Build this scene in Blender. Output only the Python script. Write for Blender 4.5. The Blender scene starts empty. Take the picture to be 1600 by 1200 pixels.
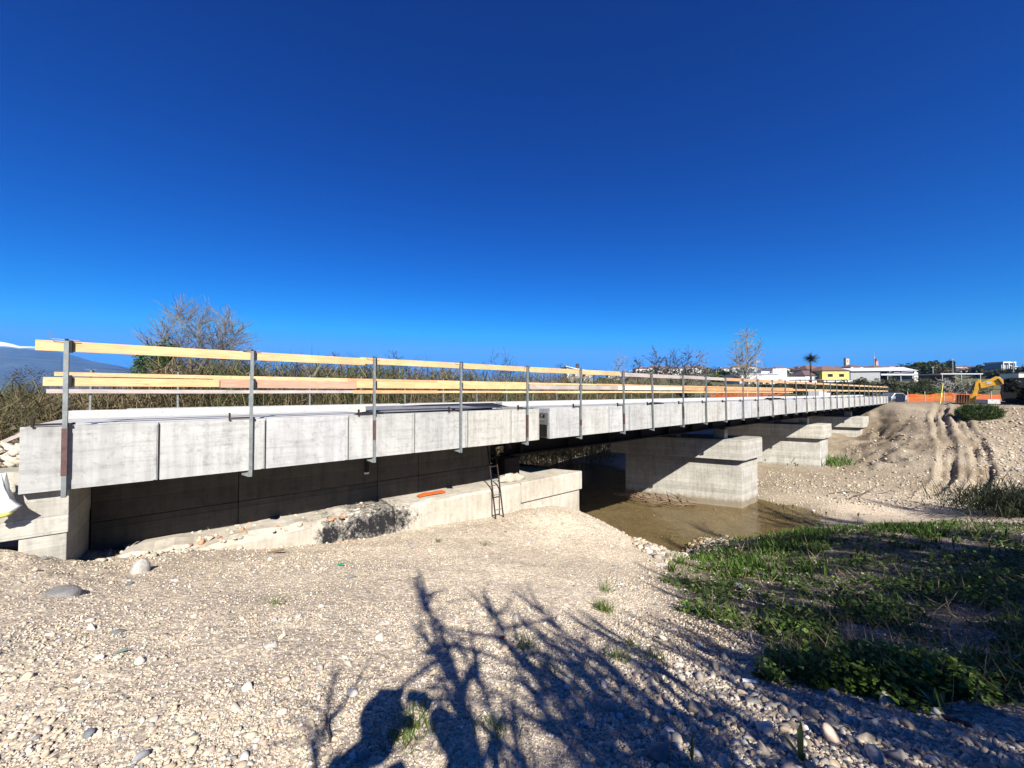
import bpy, math, random
import numpy as np
from mathutils import Vector, Matrix, Euler

# ------------------------------------------------------------------ camera, sky, sun, exposure
SC = bpy.context.scene
COL = SC.collection
FPX = 605.0                       # focal length in photo pixels (1600 wide)
PITCH = math.radians(1.23)
cam_d = bpy.data.cameras.new('camera'); cam = bpy.data.objects.new('camera', cam_d); COL.objects.link(cam)
cam_d.sensor_width = 36; cam_d.lens = FPX/1600*36
cam_d.clip_start = 0.02; cam_d.clip_end = 30000
cam.location = (0, 0, 0); cam.rotation_euler = (math.pi/2+PITCH, 0, 0)
SC.camera = cam

SUN_EL = math.radians(38.0); SUN_AZ = math.radians(16.5)
TOSUN = Vector((math.sin(SUN_AZ)*math.cos(SUN_EL), -math.cos(SUN_AZ)*math.cos(SUN_EL), math.sin(SUN_EL)))
world = bpy.data.worlds.new('World'); SC.world = world; world.use_nodes = True
nt = world.node_tree; nt.nodes.clear()
sky = nt.nodes.new('ShaderNodeTexSky'); sky.sky_type = 'NISHITA'; sky.sun_disc = False
sky.sun_elevation = SUN_EL; sky.sun_rotation = math.pi-SUN_AZ
sky.altitude = 600; sky.air_density = 1.0; sky.dust_density = 0.25; sky.ozone_density = 3.5
# the photo's clear, strongly blue sky: one contrast curve per channel over the whole sky
hs = nt.nodes.new('ShaderNodeHueSaturation'); hs.inputs['Saturation'].default_value = 1.22
bg = nt.nodes.new('ShaderNodeBackground'); bg.inputs['Strength'].default_value = 0.10
wo = nt.nodes.new('ShaderNodeOutputWorld')
sep = nt.nodes.new('ShaderNodeSeparateColor'); cmb = nt.nodes.new('ShaderNodeCombineColor')
nt.links.new(sky.outputs[0], hs.inputs['Color']); nt.links.new(hs.outputs[0], sep.inputs[0])
for i, (ref, pw, kk) in enumerate(((2.25, 3.2, .15), (4.13, 1.9, 1.34), (6.85, 1.45, 3.65))):
    d_ = nt.nodes.new('ShaderNodeMath'); d_.operation = 'DIVIDE'; d_.inputs[1].default_value = ref; nt.links.new(sep.outputs[i], d_.inputs[0])
    p_ = nt.nodes.new('ShaderNodeMath'); p_.operation = 'POWER'; p_.inputs[1].default_value = pw
    q_ = nt.nodes.new('ShaderNodeMath'); q_.operation = 'MINIMUM'; q_.inputs[1].default_value = (1.5, 1.2, 1.12)[i]; nt.links.new(d_.outputs[0], q_.inputs[0]); nt.links.new(q_.outputs[0], p_.inputs[0])
    m_ = nt.nodes.new('ShaderNodeMath'); m_.operation = 'MULTIPLY'; m_.inputs[1].default_value = kk; nt.links.new(p_.outputs[0], m_.inputs[0])
    nt.links.new(m_.outputs[0], cmb.inputs[i])
nt.links.new(cmb.outputs[0], bg.inputs['Color']); nt.links.new(bg.outputs[0], wo.inputs[0])
sun_d = bpy.data.lights.new('sun', 'SUN'); sun_d.energy = 4.6; sun_d.angle = math.radians(0.53); sun_d.color = (1.0, 0.955, 0.89)
sun_o = bpy.data.objects.new('sun', sun_d); COL.objects.link(sun_o)
sun_o.rotation_euler = (-TOSUN).to_track_quat('-Z', 'Y').to_euler()
vs = SC.view_settings; vs.view_transform = 'Standard'; vs.look = 'None'; vs.gamma = 1.0; vs.use_curve_mapping = False
vs.exposure = 1.35
SC.cycles.max_bounces = 6; SC.cycles.diffuse_bounces = 1; SC.cycles.transparent_max_bounces = 12; SC.cycles.volume_bounces = 0

RNG = np.random.default_rng(7); random.seed(7)
U, Nn = RNG.uniform, RNG.normal

# ------------------------------------------------------------------ frames
cp, sp = math.cos(PITCH), math.sin(PITCH)
def ray(px, py):
    a = (px-800)/FPX; b = (600-py)/FPX
    y = cp-b*sp; z = sp+b*cp
    return a/y, z/y
def W(px, py, Y):
    u, v = ray(px, py); return Vector((u*Y, Y, v*Y))
def proj(x, y, z):
    yc = y*cp+z*sp; zc = -y*sp+z*cp
    yc = np.maximum(yc, 1e-3)
    return 800+FPX*x/yc, 600-FPX*zc/yc
TH = math.atan2(.628, .778); dT = Vector((.778, .628)); dD = Vector((-.628, .778))
def B(t, D, z=0.0): return Vector((t*.778-D*.628, t*.628+D*.778, z))
def toTD(x, y): return x*.778+y*.628, -x*.628+y*.778

# ------------------------------------------------------------------ noise
def _h(ix, iy, s):
    n = (ix.astype(np.int64)*374761393+iy.astype(np.int64)*668265263+s*1442695041) & 0x7fffffff
    n = ((n ^ (n >> 13))*1274126177) & 0x7fffffff
    return ((n ^ (n >> 16)) & 0xffff)/65535.0
def vnoise(x, y, s=0):
    x = np.asarray(x, float); y = np.asarray(y, float)
    ix = np.floor(x); iy = np.floor(y); fx = x-ix; fy = y-iy
    fx = fx*fx*(3-2*fx); fy = fy*fy*(3-2*fy)
    a = _h(ix, iy, s); b = _h(ix+1, iy, s); c = _h(ix, iy+1, s); d = _h(ix+1, iy+1, s)
    return (a*(1-fx)+b*fx)*(1-fy)+(c*(1-fx)+d*fx)*fy
def fbm(x, y, o=4, s=0):
    r = 0; a = .5; 
    for i in range(o):
        r = r+a*vnoise(x, y, s+i*17); x = x*2.03+3.1; y = y*2.03+1.7; a *= .5
    return r
def sst(a, b, x):
    t = np.clip((x-a)/(b-a), 0, 1); return t*t*(3-2*t)

# ------------------------------------------------------------------ mesh building
def tag(o, label=None, cat=None, group=None, kind=None):
    if label: o['label'] = label
    if cat: o['category'] = cat
    if group: o['group'] = group
    if kind: o['kind'] = kind
    return o
def root(name, loc=(0, 0, 0), rz=0.0, label=None, cat=None, group=None):
    o = bpy.data.objects.new(name, None); COL.objects.link(o); o.location = loc; o.rotation_euler = (0, 0, rz)
    o.empty_display_size = .2
    return tag(o, label, cat, group)
def link(name, me, parent=None, loc=None, rot=None, scale=None):
    o = bpy.data.objects.new(name, me); COL.objects.link(o)
    if parent: o.parent = parent
    if loc is not None: o.location = loc
    if rot is not None: o.rotation_euler = rot
    if scale is not None: o.scale = scale
    return o
def copy_tree(o, parent=None):
    c = o.copy(); COL.objects.link(c)
    if parent: c.parent = parent
    for ch in list(o.children): copy_tree(ch, c)
    return c
class MB:
    def __init__(s): s.v = []; s.f = []; s.c = []
    def quadbox(s, x0, x1, y0, y1, z0, z1, rot=None, piv=None):
        b = len(s.v)
        pts = [Vector((x, y, z)) for z in (z0, z1) for y in (y0, y1) for x in (x0, x1)]
        if rot is not None:
            piv = Vector(piv) if piv is not None else Vector(((x0+x1)/2, (y0+y1)/2, (z0+z1)/2))
            m = Euler(rot).to_matrix(); pts = [m@(p-piv)+piv for p in pts]
        s.v += [tuple(p) for p in pts]
        s.f += [tuple(b+i for i in q) for q in ((0, 2, 3, 1), (4, 5, 7, 6), (0, 1, 5, 4), (2, 6, 7, 3), (0, 4, 6, 2), (1, 3, 7, 5))]
        return s
    def prism(s, poly, z0, z1):
        b = len(s.v); n = len(poly)
        s.v += [(p[0], p[1], z0) for p in poly]+[(p[0], p[1], z1) for p in poly]
        s.f += [tuple(b+i for i in reversed(range(n))), tuple(b+n+i for i in range(n))]
        s.f += [(b+i, b+(i+1) % n, b+n+(i+1) % n, b+n+i) for i in range(n)]
        return s
    def prismY(s, poly, y0, y1):            # poly in x,z
        b = len(s.v); n = len(poly)
        s.v += [(p[0], y0, p[1]) for p in poly]+[(p[0], y1, p[1]) for p in poly]
        s.f += [tuple(b+i for i in range(n)), tuple(b+n+i for i in reversed(range(n)))]
        s.f += [(b+(i+1) % n, b+i, b+n+i, b+n+(i+1) % n) for i in range(n)]
        return s
    def tube(s, p0, p1, r0, r1=None, n=6, cap=True):
        p0 = Vector(p0); p1 = Vector(p1); r1 = r0 if r1 is None else r1
        d = p1-p0
        if d.length < 1e-6: return s
        d.normalize(); a = d.orthogonal().normalized(); c = d.cross(a); b = len(s.v)
        for p, r in ((p0, r0), (p1, r1)):
            for i in range(n):
                w = 2*math.pi*i/n; s.v.append(tuple(p+a*(r*math.cos(w))+c*(r*math.sin(w))))
        s.f += [(b+i, b+(i+1) % n, b+n+(i+1) % n, b+n+i) for i in range(n)]
        if cap: s.f += [tuple(b+i for i in reversed(range(n))), tuple(b+n+i for i in range(n))]
        return s
    def path(s, pts, rs, n=6):
        for i in range(len(pts)-1): s.tube(pts[i], pts[i+1], rs[i], rs[i+1], n)
        return s
    def poly(s, pts):
        b = len(s.v); s.v += [tuple(p) for p in pts]; s.f.append(tuple(range(b, b+len(pts)))); return s
    def mesh(s, name, mat, off=(0, 0, 0), smooth=False, bevel=0):
        me = bpy.data.meshes.new(name)
        ox, oy, oz = off
        me.from_pydata([(x-ox, y-oy, z-oz) for x, y, z in s.v], [], s.f)
        if mat: me.materials.append(mat)
        if smooth: me.polygons.foreach_set('use_smooth', [True]*len(me.polygons))
        me.update(); return me
    def build(s, name, mat, parent=None, off=(0, 0, 0), smooth=False, bevel=0, **k):
        o = link(name, s.mesh(name, mat, off, smooth), parent, **k)
        if bevel:
            m = o.modifiers.new('bevel', 'BEVEL'); m.width = bevel; m.segments = 2; m.limit_method = 'ANGLE'
        return o
def np_mesh(name, V, F, mat, col=None, smooth=False, cname='col'):
    me = bpy.data.meshes.new(name); n, k = F.shape
    me.vertices.add(len(V)); me.vertices.foreach_set('co', np.ascontiguousarray(V, np.float32).ravel())
    me.loops.add(n*k); me.loops.foreach_set('vertex_index', np.ascontiguousarray(F, np.int32).ravel())
    me.polygons.add(n); me.polygons.foreach_set('loop_start', np.arange(0, n*k, k, dtype=np.int32))
    if smooth: me.polygons.foreach_set('use_smooth', np.ones(n, bool))
    me.update(calc_edges=True)
    if col is not None:
        a = me.color_attributes.new(cname, 'FLOAT_COLOR', 'POINT')
        c = np.ones((len(V), 4), np.float32); c[:, :3] = col; a.data.foreach_set('color', c.ravel())
    me.materials.append(mat); return me
def euler_mats(rx, ry, rz):
    cx, sx, cy, sy, cz, sz = np.cos(rx), np.sin(rx), np.cos(ry), np.sin(ry), np.cos(rz), np.sin(rz)
    M = np.empty((len(rz), 3, 3))
    M[:, 0, 0] = cz*cy; M[:, 0, 1] = cz*sy*sx-sz*cx; M[:, 0, 2] = cz*sy*cx+sz*sx
    M[:, 1, 0] = sz*cy; M[:, 1, 1] = sz*sy*sx+cz*cx; M[:, 1, 2] = sz*sy*cx-cz*sx
    M[:, 2, 0] = -sy; M[:, 2, 1] = cy*sx; M[:, 2, 2] = cy*cx
    return M
def scatter(protos, loc, M, scl, which, cols):
    """protos: list of (V,F) with the same face size; returns V,F,C"""
    Vs, Fs, Cs = [], [], []; base = 0
    for i, (pv, pf) in enumerate(protos):
        m = which == i; n = int(m.sum())
        if not n: continue
        v = np.einsum('nij,kj->nki', M[m], pv) if scl.ndim == 1 else np.einsum('nij,nkj->nki', M[m], pv[None]*scl[m][:, None, :])
        if scl.ndim == 1: v = v*scl[m][:, None, None]
        v = v+loc[m][:, None, :]
        k = len(pv)
        f = pf[None]+(np.arange(n)*k)[:, None, None]+base
        Vs.append(v.reshape(-1, 3)); Fs.append(f.reshape(-1, pf.shape[1])); Cs.append(np.repeat(cols[m], k, 0)); base += n*k
    return np.concatenate(Vs), np.concatenate(Fs), np.concatenate(Cs)
def icosphere(sub):
    p = (1+5**.5)/2
    v = [(-1, p, 0), (1, p, 0), (-1, -p, 0), (1, -p, 0), (0, -1, p), (0, 1, p), (0, -1, -p), (0, 1, -p), (p, 0, -1), (p, 0, 1), (-p, 0, -1), (-p, 0, 1)]
    f = [(0, 11, 5), (0, 5, 1), (0, 1, 7), (0, 7, 10), (0, 10, 11), (1, 5, 9), (5, 11, 4), (11, 10, 2), (10, 7, 6), (7, 1, 8), (3, 9, 4), (3, 4, 2), (3, 2, 6), (3, 6, 8), (3, 8, 9), (4, 9, 5), (2, 4, 11), (6, 2, 10), (8, 6, 7), (9, 8, 1)]
    v = [np.array(a)/np.linalg.norm(a) for a in v]
    for _ in range(sub):
        cache = {}; nf = []
        def mid(a, b):
            k = (min(a, b), max(a, b))
            if k not in cache:
                m = v[a]+v[b]; v.append(m/np.linalg.norm(m)); cache[k] = len(v)-1
            return cache[k]
        for a, b, c in f:
            ab, bc, ca = mid(a, b), mid(b, c), mid(c, a); nf += [(a, ab, ca), (b, bc, ab), (c, ca, bc), (ab, bc, ca)]
        f = nf
    return np.array(v), np.array(f, np.int32)
def rock(sub, rough, seed, flat=.6):
    r = np.random.default_rng(seed); v, f = icosphere(sub)
    n = 0
    for k in range(7):
        d = r.normal(size=3); d /= np.linalg.norm(d); h = r.uniform(.35, .9)
        e = v@d-h; v = v-np.outer(np.maximum(e, 0)*.9, d)          # flat facets worn on the stone
    v = v*(1+rough*r.normal(size=(len(v), 1)))
    return v*np.array([r.uniform(.9, 1.25), r.uniform(.65, .95), flat*r.uniform(.8, 1.2)]), f

# ------------------------------------------------------------------ materials
MATS = {}
class NT:
    def __init__(s, name):
        s.m = bpy.data.materials.new(name); s.m.use_nodes = True; s.t = s.m.node_tree; s.n = s.t.nodes
        s.b = s.n['Principled BSDF']; s.out = s.n['Material Output']; MATS[name] = s.m
    def new(s, typ, **k):
        n = s.n.new('ShaderNode'+typ)
        for a, v in k.items(): setattr(n, a, v)
        return n
    def l(s, a, b): s.t.links.new(a, b)
    def coord(s, scale=(1, 1, 1), kind='Object', rnd=False):
        c = s.new('TexCoord'); m = s.new('Mapping'); m.inputs['Scale'].default_value = scale
        if rnd:
            oi = s.new('ObjectInfo'); mu = s.new('MATH') if False else s.new('Math', operation='MULTIPLY'); mu.inputs[1].default_value = 57.0
            s.l(oi.outputs['Random'], mu.inputs[0]); ad = s.new('VectorMath', operation='ADD')
            s.l(c.outputs[kind], ad.inputs[0]); s.l(mu.outputs[0], ad.inputs[1]); s.l(ad.outputs[0], m.inputs[0])
        else: s.l(c.outputs[kind], m.inputs[0])
        return m.outputs[0]
    def noise(s, vec, scale, detail=4, rough=.6, dist=0):
        n = s.new('TexNoise'); n.inputs['Scale'].default_value = scale; n.inputs['Detail'].default_value = detail
        n.inputs['Roughness'].default_value = rough; n.inputs['Distortion'].default_value = dist; s.l(vec, n.inputs['Vector']); return n
    def ramp(s, fac, stops):
        r = s.new('ValToRGB'); e = r.color_ramp.elements
        while len(e) < len(stops): e.new(.5)
        for i, (p, c) in enumerate(stops):
            e[i].position = p; e[i].color = (c, c, c, 1) if isinstance(c, (int, float)) else (*c, 1)
        s.l(fac, r.inputs[0]); return r.outputs[0]
    def mix(s, f, a, b, mode='MIX'):
        m = s.new('Mix', data_type='RGBA', blend_type=mode)
        for sock, val in ((m.inputs[0], f), (m.inputs[6], a), (m.inputs[7], b)):
            if hasattr(val, 'links'): s.l(val, sock)
            elif isinstance(val, (int, float)): sock.default_value = val
            else: sock.default_value = (*val, 1)
        return m.outputs[2]
    def math(s, op, a, b=0.0):
        m = s.new('Math', operation=op)
        for sock, val in ((m.inputs[0], a), (m.inputs[1], b)):
            if hasattr(val, 'links'): s.l(val, sock)
            else: sock.default_value = val
        return m.outputs[0]
    def bump(s, h, strength=.3, dist=.02, prev=None):
        b = s.new('Bump'); b.inputs['Strength'].default_value = strength; b.inputs['Distance'].default_value = dist
        s.l(h, b.inputs['Height'])
        if prev is not None: s.l(prev, b.inputs['Normal'])
        return b.outputs[0]
    def fin(s, col=None, rough=.85, nrm=None, metal=0, spec=.3):
        if col is not None:
            if hasattr(col, 'links'): s.l(col, s.b.inputs['Base Color'])
            else: s.b.inputs['Base Color'].default_value = (*col, 1)
        if hasattr(rough, 'links'): s.l(rough, s.b.inputs['Roughness'])
        else: s.b.inputs['Roughness'].default_value = rough
        s.b.inputs['Metallic'].default_value = metal; s.b.inputs['Specular IOR Level'].default_value = spec
        if nrm is not None: s.l(nrm, s.b.inputs['Normal'])
        return s.m

def concrete(name, base, dark, streak=True, boards=0, rnd=.12, warm=.0, tide=None, form=False):
    k = NT(name); v = k.coord(rnd=True)
    n1 = k.noise(v, 1.3, 6, .65); n2 = k.noise(v, 9, 5, .7); n3 = k.noise(v, 60, 3, .6)
    f = k.ramp(n1.outputs[0], [(.32, 0.0), (.62, 1.0)])
    c = k.mix(f, dark, base)
    f2 = k.ramp(n2.outputs[0], [(.30, .72), (.48, 1.0)]); c = k.mix(1.0, c, f2, 'MULTIPLY')
    if streak:
        vs_ = k.coord((3.2, 3.2, .25), rnd=True); ns = k.noise(vs_, 2.5, 5, .7)
        fs = k.ramp(ns.outputs[0], [(.38, .74), (.55, 1.0)]); c = k.mix(.7, c, fs, 'MULTIPLY')
    hgt = k.math('ADD', n2.outputs[0], k.math('MULTIPLY', n3.outputs[0], .5))
    if boards:
        vb = k.coord((1, 1, 1)); sx = k.new('SeparateXYZ'); k.l(vb, sx.inputs[0])
        z = k.math('MULTIPLY', sx.outputs[2], 1/boards); fr = k.math('FRACT', z)
        ln = k.ramp(fr, [(.0, .62), (.035, .72), (.07, 1.0)])
        nw = k.new('TexWhiteNoise', noise_dimensions='1D'); k.l(k.math('FLOOR', z), nw.inputs['W'])
        bt = k.ramp(nw.outputs[0], [(0, .84), (1, 1.06)])
        c = k.mix(.75, c, ln, 'MULTIPLY'); c = k.mix(1.0, c, bt, 'MULTIPLY')
        vg = k.coord((.6, .6, 14)); ng = k.noise(vg, 2.2, 4, .6); c = k.mix(.5, c, k.ramp(ng.outputs[0], [(.35, .8), (.6, 1.05)]), 'MULTIPLY')
    if form:
        vh = k.coord((.45, 3, 5), rnd=True); nh = k.noise(vh, 2.4, 6, .7, .4); c = k.mix(.8, c, k.ramp(nh.outputs[0], [(.36, .80), (.5, 1.0)]), 'MULTIPLY')
        vp = k.new('TexVoronoi'); vp.inputs['Scale'].default_value = 5.5; k.l(k.coord(rnd=True), vp.inputs['Vector']); c = k.mix(.75, c, k.ramp(vp.outputs[0], [(.025, .35), (.06, 1.0)]), 'MULTIPLY')
        nb = k.noise(k.coord((2, 2, 2), rnd=True), 1.1, 7, .8, .8); c = k.mix(k.ramp(nb.outputs[0], [(.62, 0), (.72, .5)]), c, (.23, .21, .17))
    if tide:
        g = k.new('NewGeometry'); sz = k.new('SeparateXYZ'); k.l(g.outputs['Position'], sz.inputs[0]); nz = k.noise(k.coord((2, 2, .6)), 2.0, 5, .7)
        hz_ = k.math('ADD', sz.outputs[2], k.math('MULTIPLY', nz.outputs[0], -.55)); c = k.mix(k.ramp(k.math('ADD', hz_, -tide+.0), [(.0, .75), (.22, .0)]), c, (.17, .13, .075))
    oi = k.new('ObjectInfo'); t = k.ramp(oi.outputs['Random'], [(0, (1-rnd, 1-rnd, 1-rnd)), (.35, (1, .985, .94)), (.6, (1, 1, 1)), (.85, (1.03, 1.0, .92)), (1, (.94, .95, .97))])
    c = k.mix(1.0, c, t, 'MULTIPLY')
    return k.fin(c, .88, k.bump(hgt, .35, .012))
M_con = concrete('concrete_precast', (.405, .405, .395), (.33, .33, .32), form=True)
M_con2 = concrete('concrete_deck_top', (.45, .445, .43), (.37, .365, .35), streak=False)
M_pier = concrete('concrete_board_marked', (.46, .44, .385), (.35, .33, .28), boards=.2, tide=-6.1)
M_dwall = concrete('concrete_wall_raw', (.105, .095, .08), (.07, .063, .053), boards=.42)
M_foot = concrete('concrete_footing', (.42, .385, .31), (.33, .29, .23), boards=0)

def simple(name, col, rough=.6, metal=0, spec=.4, nscale=0, amt=.2, bump=0):
    k = NT(name)
    if nscale:
        v = k.coord(rnd=True); n = k.noise(v, nscale, 5, .65)
        c = k.mix(1.0, col, k.ramp(n.outputs[0], [(.3, 1-amt), (.65, 1+amt*.3)]), 'MULTIPLY')
        return k.fin(c, rough, k.bump(n.outputs[0], bump, .01) if bump else None, metal, spec)
    return k.fin(col, rough, None, metal, spec)
M_galv = simple('galvanised_steel', (.20, .22, .215), .5, .3, .5, 14, .35)
M_rust = simple('brown_primed_steel', (.10, .055, .05), .6, .2, .4, 20, .4)
M_darksteel = simple('weathering_steel', (.032, .02, .015), .75, .3, .3, 5, .5)
M_black = simple('black_rubber_and_shade', (.012, .012, .012), .7, 0, .3, 10, .3)  # black for rubber and fittings, also for painted voids and shadow
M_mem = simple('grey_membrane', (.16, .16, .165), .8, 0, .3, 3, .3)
M_wire = simple('steel_wire', (.2, .2, .22), .5, .5)
M_white = simple('white_plaster', (.52, .51, .49), .8, 0, .3, .8, .12)
M_offw = simple('cream_plaster', (.43, .37, .30), .8, 0, .3, .8, .12)
M_pinkp = simple('pink_plaster', (.38, .27, .21), .8, 0, .3, .8, .12)
M_greyp = simple('grey_plaster', (.27, .27, .27), .8, 0, .3, .8, .12)
M_yel = simple('yellow_plaster', (.62, .48, .13), .8, 0, .3, .8, .1)
M_tile = simple('terracotta_roof', (.17, .095, .07), .85, 0, .3, 2, .4)
M_tile2 = simple('brown_roof', (.13, .085, .075), .85, 0, .3, 2, .4)
M_glass = simple('dark_window_glass', (.012, .014, .017), .25, 0, .4)
M_shut = simple('dark_shutter', (.03, .02, .018), .6)
M_metalroof = simple('white_metal_roof', (.5, .51, .53), .5, .0, .5, .5, .1)
M_dark = simple('dark_interior_shade', (.02, .02, .022), .9)
M_exy = simple('yellow_machine_paint', (.72, .37, .03), .4, 0, .5, 3, .25)
M_exb = simple('black_machine_paint', (.006, .006, .007), .7, 0, .4, 4, .4)
M_bucket = simple('rusty_bucket_steel', (.20, .10, .05), .6, .4, .4, 8, .5)
M_tyre = simple('tyre_rubber', (.015, .015, .015), .85)
M_carp = simple('silver_car_paint', (.33, .35, .37), .3, .5, .5)
M_orange = simple('orange_plastic_net', (.60, .11, .02), .5, 0, .4, 2, .2)
M_ylw = simple('yellow_rod', (.75, .65, .15), .5)
M_snow = simple('snow', (.85, .87, .9), .6)
M_bark = simple('grey_bark', (.19, .175, .155), .9, 0, .2, 8, .4)
M_barkd = simple('dark_bark', (.07, .058, .052), .9, 0, .2, 8, .4)
M_barkl = simple('pale_bark', (.30, .28, .24), .9, 0, .2, 8, .4)
M_skin = simple('skin', (.5, .32, .24), .5)
M_jacket = simple('dark_jacket', (.02, .025, .04), .8)
M_jeans = simple('jeans', (.05, .07, .12), .9)
M_phone = simple('phone_black', (.02, .02, .02), .2)
M_bagw = simple('white_plastic_sack', (.72, .72, .66), .5, 0, .4, 5, .15, .3)
M_bagy = simple('yellow_plastic_sack', (.60, .58, .12), .5, 0, .4, 5, .15, .3)
M_green = simple('green_plastic', (.03, .25, .14), .4)
M_paper = simple('white_litter', (.75, .78, .82), .6)
M_redp = simple('red_tile_shard', (.30, .06, .03), .8)

def wood(name, c1, c2, knots=.5):
    k = NT(name); v = k.coord((.9, 14, 14), rnd=True); n = k.noise(v, 3.0, 6, .6, 1.2)
    c = k.mix(k.ramp(n.outputs[0], [(.35, 0), (.65, 1)]), c1, c2)
    v2 = k.coord((2.2, 9, 9), rnd=True); vo = k.new('TexVoronoi'); vo.inputs['Scale'].default_value = .9; k.l(v2, vo.inputs['Vector'])
    c = k.mix(k.math('MULTIPLY', k.ramp(vo.outputs[0], [(.05, 1), (.12, 0)]), knots), c, tuple(a*.35 for a in c1))
    v3 = k.coord((.8, .8, .8), rnd=True); c = k.mix(1.0, c, k.ramp(k.noise(v3, 2, 3).outputs[0], [(.3, .8), (.7, 1.1)]), 'MULTIPLY')
    return k.fin(c, .75, k.bump(n.outputs[0], .3, .004))
M_wy = wood('fresh_yellow_timber', (.46, .29, .135), (.60, .41, .215))
M_wo = wood('orange_timber', (.42, .22, .10), (.53, .31, .16))
M_wp = wood('pinkish_weathered_timber', (.36, .20, .13), (.47, .30, .22))
M_wg = wood('grey_weathered_timber', (.30, .25, .225), (.40, .345, .32))
M_ww = wood('pale_white_timber', (.48, .45, .39), (.55, .53, .48), .15)
M_wb = wood('brown_old_timber', (.14, .09, .055), (.24, .16, .10))

def attrmat(name, rough=.8, trans=0.0, nz=0, amt=.3, bump=0, spec=.3, rnd=False):
    k = NT(name); a = k.new('Attribute'); a.attribute_name = 'col'; c = a.outputs['Color']
    nrm = None
    if nz:
        v = k.coord(rnd=rnd); n = k.noise(v, nz, 4, .65); c = k.mix(1.0, c, k.ramp(n.outputs[0], [(.3, 1-amt), (.7, 1+amt*.4)]), 'MULTIPLY')
        if bump: nrm = k.bump(n.outputs[0], bump, .006)
    m = k.fin(c, rough, nrm, 0, spec)
    if trans:
        tr = k.new('BsdfTranslucent'); k.l(c, tr.inputs[0]); mx = k.new('MixShader'); mx.inputs[0].default_value = trans
        k.l(k.b.outputs[0], mx.inputs[1]); k.l(tr.outputs[0], mx.inputs[2]); k.l(mx.outputs[0], k.out.inputs[0])
    return m
M_leaf = attrmat('leaf', .55, .3)
M_dry = attrmat('dry_reed', .7, .2)
M_peb = attrmat('pebble', .8, 0, 45, .22, .25)
def stone_mat(name, c):
    k = NT(name); v = k.coord(rnd=True); n = k.noise(v, 2.2, 6, .65); n2 = k.noise(v, 9, 4, .7)
    oi = k.new('ObjectInfo')
    col = k.mix(k.ramp(n.outputs[0], [(.3, 0), (.7, 1)]), tuple(a*.72 for a in c), tuple(min(1, a*1.12) for a in c))
    col = k.mix(1.0, col, k.ramp(n2.outputs[0], [(.3, .8), (.6, 1.05)]), 'MULTIPLY')
    col = k.mix(1.0, col, k.ramp(oi.outputs['Random'], [(0, .8), (1, 1.08)]), 'MULTIPLY')
    return k.fin(col, .8, k.bump(n2.outputs[0], .35, .05))
STONE = {'white': stone_mat('white_limestone', (.47, .44, .385)), 'tan': stone_mat('tan_stone', (.35, .29, .215)),
         'grey': stone_mat('grey_stone', (.22, .21, .195)), 'bluish grey': stone_mat('bluish_grey_stone', (.165, .18, .19)),
         'pinkish': stone_mat('pinkish_stone', (.30, .23, .19)), 'beige': stone_mat('beige_stone', (.39, .335, .26))}
M_rub = stone_mat('rubble', (.55, .48, .38))

# ------------------------------------------------------------------ terrain
CP = []
def c3(px, py, z):
    u, v = ray(px, py); Y = z/v; CP.append((u*Y, Y, z))
for a in [(0, 1200, -1.62), (400, 1200, -1.6), (800, 1200, -1.6), (1200, 1200, -1.62), (1600, 1200, -1.7), (0, 1100, -1.66), (400, 1100, -1.66), (800, 1100, -1.68), (1150, 1100, -1.8), (1600, 1100, -1.85),
          (0, 1000, -1.74), (400, 1000, -1.85), (800, 1000, -1.95), (1150, 1000, -2.25), (1400, 1000, -2.25), (1650, 1000, -2.2),
          (0, 920, -1.82), (0, 858, -1.93), (-120, 850, -1.9), (60, 862, -2.02), (112, 878, -2.26), (150, 880, -2.35), (200, 885, -2.2), (200, 920, -2.1),
          (300, 863, -2.42), (400, 858, -2.75), (500, 846, -2.85), (600, 836, -3.0), (700, 817, -3.08), (772, 806, -3.18), (830, 792, -3.2), (880, 791, -3.4), (905, 808, -3.9),
          (350, 905, -2.25), (600, 900, -2.35), (800, 900, -2.5), (800, 850, -3.0), (950, 900, -2.9), (880, 840, -3.4),
          (950, 826, -4.05), (985, 845, -4.25), (1050, 872, -4.6), (1085, 860, -5.5), (1150, 846, -5.85), (1080, 905, -3.5),
          (1200, 900, -3.3), (1200, 865, -4.0), (1200, 838, -4.5), (1300, 900, -3.1), (1300, 860, -3.7), (1300, 826, -4.1), (1400, 900, -3.0), (1400, 860, -3.5), (1400, 824, -3.9), (1600, 900, -2.8), (1600, 860, -3.2), (1600, 824, -3.6), (1250, 950, -2.7), (1450, 950, -2.6), (1550, 1000, -2.2), (1300, 1050, -2.0), (1500, 1050, -1.95), (1750, 830, -3.5), (1750, 900, -2.8),
          (1250, 760, -5.95), (1350, 780, -5.98), (1420, 800, -5.9), (1500, 800, -5.75), (1620, 800, -5.4), (1450, 775, -5.9), (1600, 772, -5.6), (1200, 740, -5.95), (1250, 724, -5.75), (1750, 760, -5.0),
          (1400, 745, -5.7), (1500, 745, -5.4), (1460, 700, -4.2), (1550, 700, -4.0), (1450, 645, -2.0), (1500, 634, -1.35), (1400, 635, -1.45), (1372, 662, -3.2), (1330, 690, -5.0), (1305, 715, -5.7), (1380, 700, -4.6),
          (1600, 650, -2.1), (1600, 700, -4.1), (1600, 634, -1.25), (1750, 634, -1.25), (1750, 700, -3.8),
          (910, 716, -5.9), (860, 717, -5.9), (780, 722, -5.9), (900, 703, -5.3), (940, 700, -5.3)]:
    c3(*a)
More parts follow.
